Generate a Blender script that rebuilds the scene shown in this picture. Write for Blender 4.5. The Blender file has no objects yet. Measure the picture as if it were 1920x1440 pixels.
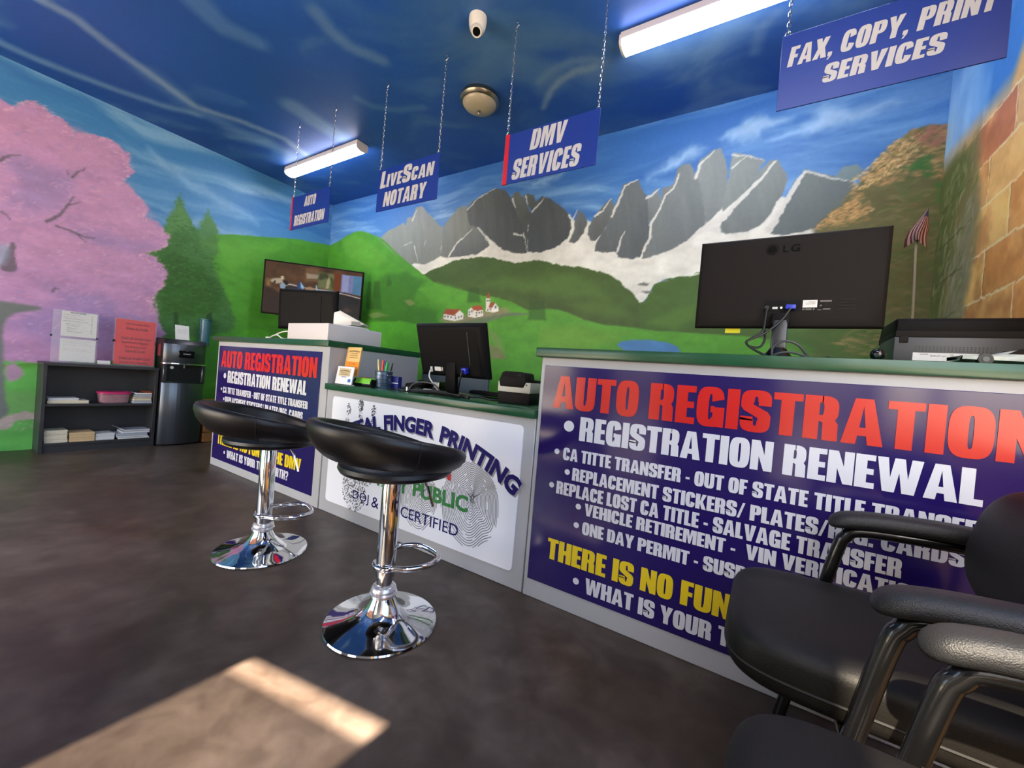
import bpy, bmesh, math, random
import numpy as np
from mathutils import Vector, Matrix
S = bpy.context.scene
COL = S.collection
R = math.radians
D = 1.694          # counter fronts stand on the plane y = -D
H, L, YF = 3.05, 5.876, -4.05   # ceiling height, room width, street front
YD = 4.95                       # depth of the side walls
FRONT = Matrix.Translation((4.1, YF, 0)) @ Matrix.Rotation(R(10.2), 4, 'Z') @ Matrix.Translation((-4.1, -YF, 0))   # the street front stands at an angle

# ------------------------------------------------------------------ camera
cam = bpy.data.objects.new('camera', bpy.data.cameras.new('camera'))
COL.objects.link(cam)
cam.data.sensor_width = 36.0
cam.data.lens = 14.15
cam.data.clip_start = 0.02
cam.matrix_world = Matrix(((0.84310313, -0.07910717, 0.53190146, 5.1144),
                           (0.53097731, -0.03404625, -0.84670181, -3.2294),
                           (0.08508943, 0.99628455, 0.01329961, 0.9266),
                           (0, 0, 0, 1)))
S.camera = cam

# ------------------------------------------------------------------ light
S.view_settings.view_transform = 'Standard'
S.view_settings.look = 'None'
S.view_settings.gamma = 1.0
S.view_settings.use_curve_mapping = False
S.view_settings.exposure = 0.08
S.cycles.max_bounces = 10
S.cycles.diffuse_bounces = 5
S.cycles.glossy_bounces = 5
S.cycles.transparent_max_bounces = 12
S.cycles.sample_clamp_indirect = 6.0
S.cycles.caustics_reflective = False
S.cycles.caustics_refractive = False
world = bpy.data.worlds.new('street_sky')
S.world = world
world.use_nodes = True
nt = world.node_tree
sky = nt.nodes.new('ShaderNodeTexSky')
sky.sky_type = 'NISHITA'
sky.sun_disc = False
sky.sun_elevation = R(40)
sky.sun_rotation = R(180)
sky.air_density = 1.0
sky.dust_density = 2.5
nt.links.new(sky.outputs[0], nt.nodes['Background'].inputs[0])
nt.nodes['Background'].inputs[1].default_value = 0.85
sun = bpy.data.objects.new('sun', bpy.data.lights.new('sun', 'SUN'))
COL.objects.link(sun)
sun.data.energy = 82.0
sun.data.color = (1.0, 0.84, 0.64)
sun.data.angle = R(0.8)
sun.rotation_euler = Vector((0.04, 1.0, -1.11)).to_track_quat('-Z', 'Y').to_euler()


def portal(name, x0, x1, z0, z1):
    o = bpy.data.objects.new(name, bpy.data.lights.new(name, 'AREA'))
    COL.objects.link(o)
    o.data.shape = 'RECTANGLE'
    o.data.size, o.data.size_y = x1 - x0, z1 - z0
    o.matrix_world = FRONT @ Matrix.Translation(((x0 + x1) / 2, YF - 0.09, (z0 + z1) / 2)) @ Matrix.Rotation(R(90), 4, 'X')
    o.data.cycles.is_portal = True


portal('sky_portal', 0.3, 3.3, 0.1, 2.85)
portal('sky_portal', 3.75, 4.31, 0.05, 1.85)
portal('sky_portal', 5.16, 5.75, 0.1, 2.4)
w3 = bpy.data.objects.new('sky_portal', bpy.data.lights.new('sky_portal', 'AREA'))
COL.objects.link(w3)
w3.data.shape = 'RECTANGLE'
w3.data.size, w3.data.size_y = 2.6, 1.95
w3.location = (L + .03, -3.25, 1.75)
w3.rotation_euler = (R(90), 0, R(90))
w3.data.cycles.is_portal = True

# ------------------------------------------------------------------ materials


def lin(c):
    if isinstance(c, str):
        c = [int(c[i:i + 2], 16) / 255 for i in (0, 2, 4)]
    return [x / 12.92 if x <= 0.04045 else ((x + 0.055) / 1.055) ** 2.4 for x in c]


MATS = {}


def mat(name, col='808080', rough=0.5, metal=0.0, var=0.0, vscale=8.0, bump=0.0, bscale=60.0,
        emit=0.0, spec=0.5, trans=0.0, coat=0.0, alpha=1.0, attr=None, rvar=0.0):
    """procedural principled material: base colour modulated by noise, optional bump"""
    if name in MATS:
        return MATS[name]
    m = bpy.data.materials.new(name)
    m.use_nodes = True
    n, l = m.node_tree.nodes, m.node_tree.links
    b = n['Principled BSDF']
    rgb = lin(col)
    b.inputs['Base Color'].default_value = (*rgb, 1)
    b.inputs['Roughness'].default_value = rough
    b.inputs['Metallic'].default_value = metal
    b.inputs['Specular IOR Level'].default_value = spec
    b.inputs['Transmission Weight'].default_value = trans
    b.inputs['Coat Weight'].default_value = coat
    b.inputs['Alpha'].default_value = alpha
    tc = n.new('ShaderNodeTexCoord')
    src = None
    if attr:
        a = n.new('ShaderNodeAttribute')
        a.attribute_name = attr
        src = a.outputs['Color']
        l.new(src, b.inputs['Base Color'])
    if var or rvar:
        t = n.new('ShaderNodeTexNoise')
        t.inputs['Scale'].default_value = vscale
        t.inputs['Detail'].default_value = 6
        t.inputs['Roughness'].default_value = 0.6
        l.new(tc.outputs['Object'], t.inputs['Vector'])
        if var:
            mr = n.new('ShaderNodeMapRange')
            mr.inputs['From Min'].default_value = 0.3
            mr.inputs['From Max'].default_value = 0.7
            mr.inputs['To Min'].default_value = 1 - var
            mr.inputs['To Max'].default_value = 1 + var
            l.new(t.outputs['Fac'], mr.inputs['Value'])
            vm = n.new('ShaderNodeVectorMath')
            vm.operation = 'SCALE'
            if src:
                l.new(src, vm.inputs[0])
            else:
                vm.inputs[0].default_value = rgb
            l.new(mr.outputs[0], vm.inputs['Scale'])
            l.new(vm.outputs[0], b.inputs['Base Color'])
        if rvar:
            m2 = n.new('ShaderNodeMapRange')
            m2.inputs['From Min'].default_value = 0.3
            m2.inputs['From Max'].default_value = 0.7
            m2.inputs['To Min'].default_value = rough - rvar
            m2.inputs['To Max'].default_value = rough + rvar
            l.new(t.outputs['Fac'], m2.inputs['Value'])
            l.new(m2.outputs[0], b.inputs['Roughness'])
    if bump:
        t2 = n.new('ShaderNodeTexNoise')
        t2.inputs['Scale'].default_value = bscale
        t2.inputs['Detail'].default_value = 3
        l.new(tc.outputs['Object'], t2.inputs['Vector'])
        bp = n.new('ShaderNodeBump')
        bp.inputs['Strength'].default_value = bump
        bp.inputs['Distance'].default_value = 0.004
        l.new(t2.outputs['Fac'], bp.inputs['Height'])
        l.new(bp.outputs[0], b.inputs['Normal'])
    if emit:
        if src:
            l.new(src, b.inputs['Emission Color'])
            l.remove(b.inputs['Base Color'].links[0])
            b.inputs['Base Color'].default_value = (.01, .01, .012, 1)
        else:
            b.inputs['Emission Color'].default_value = (*rgb, 1)
        b.inputs['Emission Strength'].default_value = emit
    MATS[name] = m
    return m


# ------------------------------------------------------------------ mesh building
class MB:
    """collects shapes (world coordinates unless stated) and links them as ONE mesh object"""

    def __init__(s):
        s.v, s.f, s.mi = [], [], []
        s.cur = 0

    def add(s, verts, faces, M=None):
        k = len(s.v)
        s.v += [tuple(M @ Vector(p)) if M else tuple(p) for p in verts]
        s.f += [tuple(i + k for i in f) for f in faces]
        s.mi += [s.cur] * len(faces)
        return s

    def poly(s, pts):
        return s.add(pts, [tuple(range(len(pts)))])

    def _bm(s, bm, M=None):
        bm.verts.index_update()
        s.add([v.co.copy() for v in bm.verts], [[v.index for v in f.verts] for f in bm.faces], M)
        bm.free()
        return s

    def box(s, x0, y0, z0, x1, y1, z1, bev=0.0, seg=2, M=None):
        bm = bmesh.new()
        bmesh.ops.create_cube(bm, size=1)
        for v in bm.verts:
            v.co = Vector((x0 + (v.co.x + .5) * (x1 - x0), y0 + (v.co.y + .5) * (y1 - y0), z0 + (v.co.z + .5) * (z1 - z0)))
        if bev:
            bmesh.ops.bevel(bm, geom=bm.edges[:], offset=bev, segments=seg, profile=0.5, affect='EDGES')
        return s._bm(bm, M)

    def prism(s, pts, vec, bev=0.0, M=None):
        """polygon (3D points) extruded along vec"""
        bm = bmesh.new()
        f = bm.faces.new([bm.verts.new(p) for p in pts])
        r = bmesh.ops.extrude_face_region(bm, geom=[f])
        bmesh.ops.translate(bm, vec=Vector(vec), verts=[g for g in r['geom'] if isinstance(g, bmesh.types.BMVert)])
        bmesh.ops.recalc_face_normals(bm, faces=bm.faces[:])
        if bev:
            bmesh.ops.bevel(bm, geom=bm.edges[:], offset=bev, segments=2, profile=0.5, affect='EDGES')
        return s._bm(bm, M)

    def rings(s, rings, closed=True, cap0=True, cap1=True):
        """skin consecutive rings of equal length"""
        n = len(rings[0])
        vs = [p for r in rings for p in r]
        fs = []
        for i in range(len(rings) - 1):
            for j in range(n if closed else n - 1):
                k = (j + 1) % n
                fs.append((i * n + j, i * n + k, (i + 1) * n + k, (i + 1) * n + j))
        if cap0:
            fs.append(tuple(reversed(range(n))))
        if cap1:
            fs.append(tuple(range((len(rings) - 1) * n, len(rings) * n)))
        return s.add(vs, fs)

    def tube(s, path, r, n=10, closed=False, smooth=0):
        P = [Vector(p) for p in path]
        if smooth:
            Q = []
            m = len(P)
            for i in range(m if closed else m - 1):
                p0 = P[(i - 1) % m] if closed or i else P[0]
                p1, p2 = P[i], P[(i + 1) % m]
                p3 = P[(i + 2) % m] if closed or i + 2 < m else P[-1]
                for k in range(smooth):
                    t = k / smooth
                    Q.append(.5 * ((2 * p1) + (p2 - p0) * t + (2 * p0 - 5 * p1 + 4 * p2 - p3) * t * t + (3 * p1 - p0 - 3 * p2 + p3) * t ** 3))
            if not closed:
                Q.append(P[-1])
            P = Q
        m = len(P)
        rs = r if isinstance(r, (list, tuple)) else None
        rings = []
        up = None
        for i in range(m):
            a = P[(i - 1) % m] if closed or i else P[i]
            b = P[(i + 1) % m] if closed or i < m - 1 else P[i]
            t = (b - a).normalized()
            if up is None:
                up = t.orthogonal().normalized()
            up = (up - t * up.dot(t))
            up = up.normalized() if up.length > 1e-6 else t.orthogonal().normalized()
            w = t.cross(up)
            rr = rs[min(len(rs) - 1, int(i * len(rs) / m))] if rs else r
            rings.append([P[i] + up * (math.cos(q) * rr) + w * (math.sin(q) * rr) for q in [2 * math.pi * k / n for k in range(n)]])
        if closed:
            rings.append(rings[0])
            return s.rings(rings, True, False, False)
        return s.rings(rings)

    def cyl(s, p0, p1, r0, r1=None, n=20):
        p0, p1 = Vector(p0), Vector(p1)
        r1 = r0 if r1 is None else r1
        t = (p1 - p0).normalized()
        u = t.orthogonal().normalized()
        w = t.cross(u)
        ring = lambda p, r: [p + u * (math.cos(2 * math.pi * k / n) * r) + w * (math.sin(2 * math.pi * k / n) * r) for k in range(n)]
        return s.rings([ring(p0, r0), ring(p1, r1)])

    def lathe(s, prof, c=(0, 0, 0), n=48, sx=1.0, sy=1.0):
        c = Vector(c)
        return s.rings([[c + Vector((math.cos(2 * math.pi * k / n) * r * sx, math.sin(2 * math.pi * k / n) * r * sy, z)) for k in range(n)] for r, z in prof])


def mesh_obj(name, mb, mats, inv=None, angle=38):
    me = bpy.data.meshes.new(name)
    v = [inv @ Vector(p) for p in mb.v] if inv else mb.v
    me.from_pydata([tuple(p) for p in v], [], mb.f)
    for m in (mats if isinstance(mats, (list, tuple)) else [mats]):
        me.materials.append(m)
    if any(mb.mi):
        me.polygons.foreach_set('material_index', mb.mi)
    me.polygons.foreach_set('use_smooth', [True] * len(me.polygons))
    me.set_sharp_from_angle(angle=R(angle))
    me.update()
    o = bpy.data.objects.new(name, me)
    COL.objects.link(o)
    return o


class Thing:
    """an Empty at the thing's base that parents its parts"""

    def __init__(s, name, label, cat, loc, rotz=0.0, group=None):
        o = bpy.data.objects.new(name, None)
        COL.objects.link(o)
        o.empty_display_size = 0.05
        s.M = Matrix.Translation(loc) @ Matrix.Rotation(rotz, 4, 'Z')
        o.matrix_world = s.M
        o['label'], o['category'] = label, cat
        if group:
            o['group'] = group
        s.o = o

    def part(s, name, mb, mats, parent=None, label=None, local=False, angle=38, kind=None):
        p = mesh_obj(name, mb, mats, None if local else s.M.inverted(), angle)
        p.parent = parent or s.o
        if label:
            p['label'] = label
        if kind:
            p['kind'] = kind
        return p


def single(name, mb, mats, label, cat, base, group=None, angle=38):
    """a thing that is one mesh"""
    o = mesh_obj(name, mb, mats, Matrix.Translation(base).inverted(), angle)
    o.location = base
    o['label'], o['category'] = label, cat
    if group:
        o['group'] = group
    return o


def struct(name, mb, mats, angle=38):
    o = mesh_obj(name, mb, mats, None, angle)
    o['kind'] = 'structure'
    return o


def dup(root, label, M, group=None):
    """copy of a thing, its parts and their sub-parts"""
    r = root.copy()
    COL.objects.link(r)
    r.matrix_world = M
    r['label'] = label
    if group:
        r['group'] = group

    def kids(a, b):
        for ch in list(a.children):
            c = ch.copy()
            COL.objects.link(c)
            c.parent = b
            kids(ch, c)
    kids(root, r)
    return r


# ------------------------------------------------------------------ lettering
GL = {}


def _rect(x0, y0, x1, y1):
    return [(x0, y0), (x1, y0), (x1, y1), (x0, y1)]


def _arc(cx, cy, rx, ry, sx, sy, a0, a1, n=3.0, k=22):
    """strip between an outer and an inner super-ellipse"""
    o = []
    pts = []
    for i in range(k + 1):
        a = R(a0 + (a1 - a0) * i / k)
        c, q = math.cos(a), math.sin(a)
        f = lambda v: math.copysign(abs(v) ** (2 / n), v)
        pts.append(((cx + rx * f(c), cy + ry * f(q)), (cx + (rx - sx) * f(c), cy + (ry - sy) * f(q))))
    for i in range(k):
        o.append([pts[i][0], pts[i + 1][0], pts[i + 1][1], pts[i][1]])
    return o


def _glyphs():
    s, h = .265, .185
    W = .6
    O = lambda a0=0, a1=360: _arc(.3, .5, .3, .515, s, h, a0, a1, 3.2, 40)
    G = GL
    A = [(0, 0), (.19, 1), (.335, 1), (.335, .83), (.285, .37), (.335, .37), (.335, .19), (.265, .19), (.24, 0)]
    G['A'] = (.67, [A, [(.67 - x, y) for x, y in A]])
    G['C'] = (.6, O(12, 348))
    G['D'] = (.61, [_rect(0, 0, s, 1), _rect(s, .84, .36, 1), _rect(s, 0, .36, .16)] + _arc(.31, .5, .3, .5, s, .16, -90, 90, 3))
    for c, bars in (('E', (0, .415, .83)), ('F', (.415, .83))):
        G[c] = (.45, [_rect(0, 0, s, 1)] + [_rect(s, y, .45 if y != .415 else .42, y + .17) for y in bars])
    G['G'] = (.62, O(14, 318) + [_rect(.36, 0, .61, .5), _rect(.31, .36, .4, .52)])
    G['H'] = (.62, [_rect(0, 0, s, 1), _rect(.37, 0, .62, 1), _rect(s, .4, .37, .6)])
    G['I'] = (.26, [_rect(0, 0, .26, 1)])
    G['K'] = (.66, [_rect(0, 0, s, 1), [(.25, .42), (.4, 1), (.65, 1), (.44, .52), (.66, 0), (.4, 0)]])
    G['L'] = (.44, [_rect(0, 0, s, 1), _rect(s, 0, .44, .18)])
    G['M'] = (.84, [[(0, 0), (0, 1), (.34, 1), (.42, .52), (.5, 1), (.84, 1), (.84, 0), (.61, 0), (.61, .68), (.48, 0), (.36, 0), (.23, .68), (.23, 0)]])
    G['N'] = (.62, [[(0, 0), (0, 1), (.24, 1), (.39, .52), (.39, 1), (.62, 1), (.62, 0), (.39, 0), (.23, .47), (.23, 0)]])
    G['O'] = (.6, O())
    bowl = _arc(.3, .7, .29, .3, .25, .16, -90, 90, 3)
    G['P'] = (.59, [_rect(0, 0, s, 1), _rect(s, .84, .32, 1), _rect(s, .4, .32, .56)] + bowl)
    G['R'] = (.62, [_rect(0, 0, s, 1), _rect(s, .84, .32, 1), _rect(s, .42, .32, .56)] + bowl + [[(.33, .44), (.34, 0), (.6, 0), (.59, .38), (.52, .5), (.3, .55)]])
    G['S'] = (.6, _arc(.3, .735, .3, .28, s, .16, 0, 185, 3) + _arc(.3, .265, .3, .28, s, .16, -185, 0, 3)
              + [_rect(.35, .64, .6, .74), _rect(0, .26, .25, .36), [(0, .74), (.0, .6), (.06, .51), (.35, .34), (.35, .26), (.6, .26), (.6, .4), (.54, .5), (.25, .66), (.25, .74)]])
    G['T'] = (.54, [_rect(0, .83, .54, 1), _rect(.145, 0, .395, .83)])
    G['U'] = (.6, [_rect(0, .3, s, 1), _rect(.35, .3, .6, 1)] + _arc(.3, .3, .3, .315, s, .17, -180, 0, 3))
    G['V'] = (.66, [[(0, 1), (.26, 1), (.33, .32), (.4, 1), (.66, 1), (.46, 0), (.2, 0)]])
    G['W'] = (.98, [[(0, 1), (.24, 1), (.3, .42), (.38, 1), (.6, 1), (.68, .42), (.74, 1), (.98, 1), (.83, 0), (.57, 0), (.49, .58), (.41, 0), (.15, 0)]])
    G['X'] = (.66, [[(0, 1), (.26, 1), (.33, .76), (.4, 1), (.65, 1), (.5, .5), (.66, 0), (.4, 0), (.32, .26), (.25, 0), (0, 0), (.16, .5)]])
    G['Y'] = (.66, [[(0, 1), (.26, 1), (.33, .66), (.4, 1), (.66, 1), (.455, .4), (.455, 0), (.205, 0), (.205, .4)]])
    G['-'] = (.3, [_rect(.02, .32, .28, .48)])
    G['.'] = (.22, [_rect(0, 0, .2, .2)])
    G[','] = (.22, [[(0, .2), (.2, .2), (.2, .02), (.08, -.16), (.0, -.16), (.09, 0), (0, 0)]])
    G['/'] = (.42, [[(0, 0), (.14, 0), (.42, 1), (.28, 1)]])
    G['?'] = (.56, _arc(.28, .72, .28, .29, .24, .15, -60, 180, 3) + [_rect(.17, .27, .4, .5), _rect(.17, 0, .4, .19)])
    G['o'] = (.3, _arc(.15, .5, .15, .17, .149, .169, 0, 360, 2))
    G[' '] = (.22, [])


_glyphs()


def impact(mb, text, x0, x1, z0, z1, y, shear=0.0, gap=.034, caps=None):
    """heavy condensed capitals fitted between x0 and x1, on a plane facing -y"""
    x = 0
    items = []
    for i, ch in enumerate(text):
        k = caps[i] if caps else 1.0
        w, ps = GL[ch]
        items.append((x, k, ps))
        x += w * k + gap
    W = x - gap
    fx, fz = (x1 - x0) / W, z1 - z0
    for (ox, k, ps) in items:
        for j, p in enumerate(ps):       # pieces of a letter lie a hair apart, so none is coplanar with another
            mb.poly([(x0 + (ox + a * k) * fx + shear * b * k * fz, y - .000012 * (j % 23), z0 + b * k * fz) for a, b in p])


def impact_words(text, x0, x1, z0, z1, y, gap=.034):
    """one mesh per word of a line"""
    W = sum(GL[c][0] + gap for c in text) - gap
    f, x, out = (x1 - x0) / W, 0, []
    for word in text.split(' '):
        w = sum(GL[c][0] + gap for c in word) - gap
        b = MB()
        impact(b, word, x0 + x * f, x0 + (x + w) * f, z0, z1, y, gap=gap)
        out.append(b)
        x += w + GL[' '][0] + 2 * gap
    return out


def bullet(mb, x, z, r, y):
    mb.poly([(x + r * math.cos(a), y, z + r * math.sin(a)) for a in [2 * math.pi * k / 20 for k in range(20)]])


_fcache = {}


def font_polys(text, bold=0.0, shear=0.0):
    key = (text, bold, shear)
    if key not in _fcache:
        cu = bpy.data.curves.new('t', 'FONT')
        cu.body = text
        cu.offset = bold
        cu.shear = shear
        cu.resolution_u = 3
        o = bpy.data.objects.new('t', cu)
        COL.objects.link(o)
        dg = bpy.context.evaluated_depsgraph_get()
        dg.update()
        me = o.evaluated_get(dg).to_mesh()
        vs = [(v.co.x, v.co.y) for v in me.vertices]
        fs = [tuple(p.vertices) for p in me.polygons]
        o.evaluated_get(dg).to_mesh_clear()
        bpy.data.objects.remove(o)
        bpy.data.curves.remove(cu)
        _fcache[key] = (vs, fs)
    return _fcache[key]


def sans(mb, text, fn, x0, x1, z0, z1, bold=0.0, shear=0.0):
    """plain lettering fitted to x0..x1 / z0..z1 and mapped by fn(x, z) -> 3D point"""
    vs, fs = font_polys(text, bold, shear)
    if not vs:
        return
    a, b = min(v[0] for v in vs), max(v[0] for v in vs)
    c, d = min(v[1] for v in vs), max(v[1] for v in vs)
    mb.add([fn(x0 + (p - a) / (b - a) * (x1 - x0), z0 + (q - c) / (d - c) * (z1 - z0)) for p, q in vs], fs)

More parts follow.
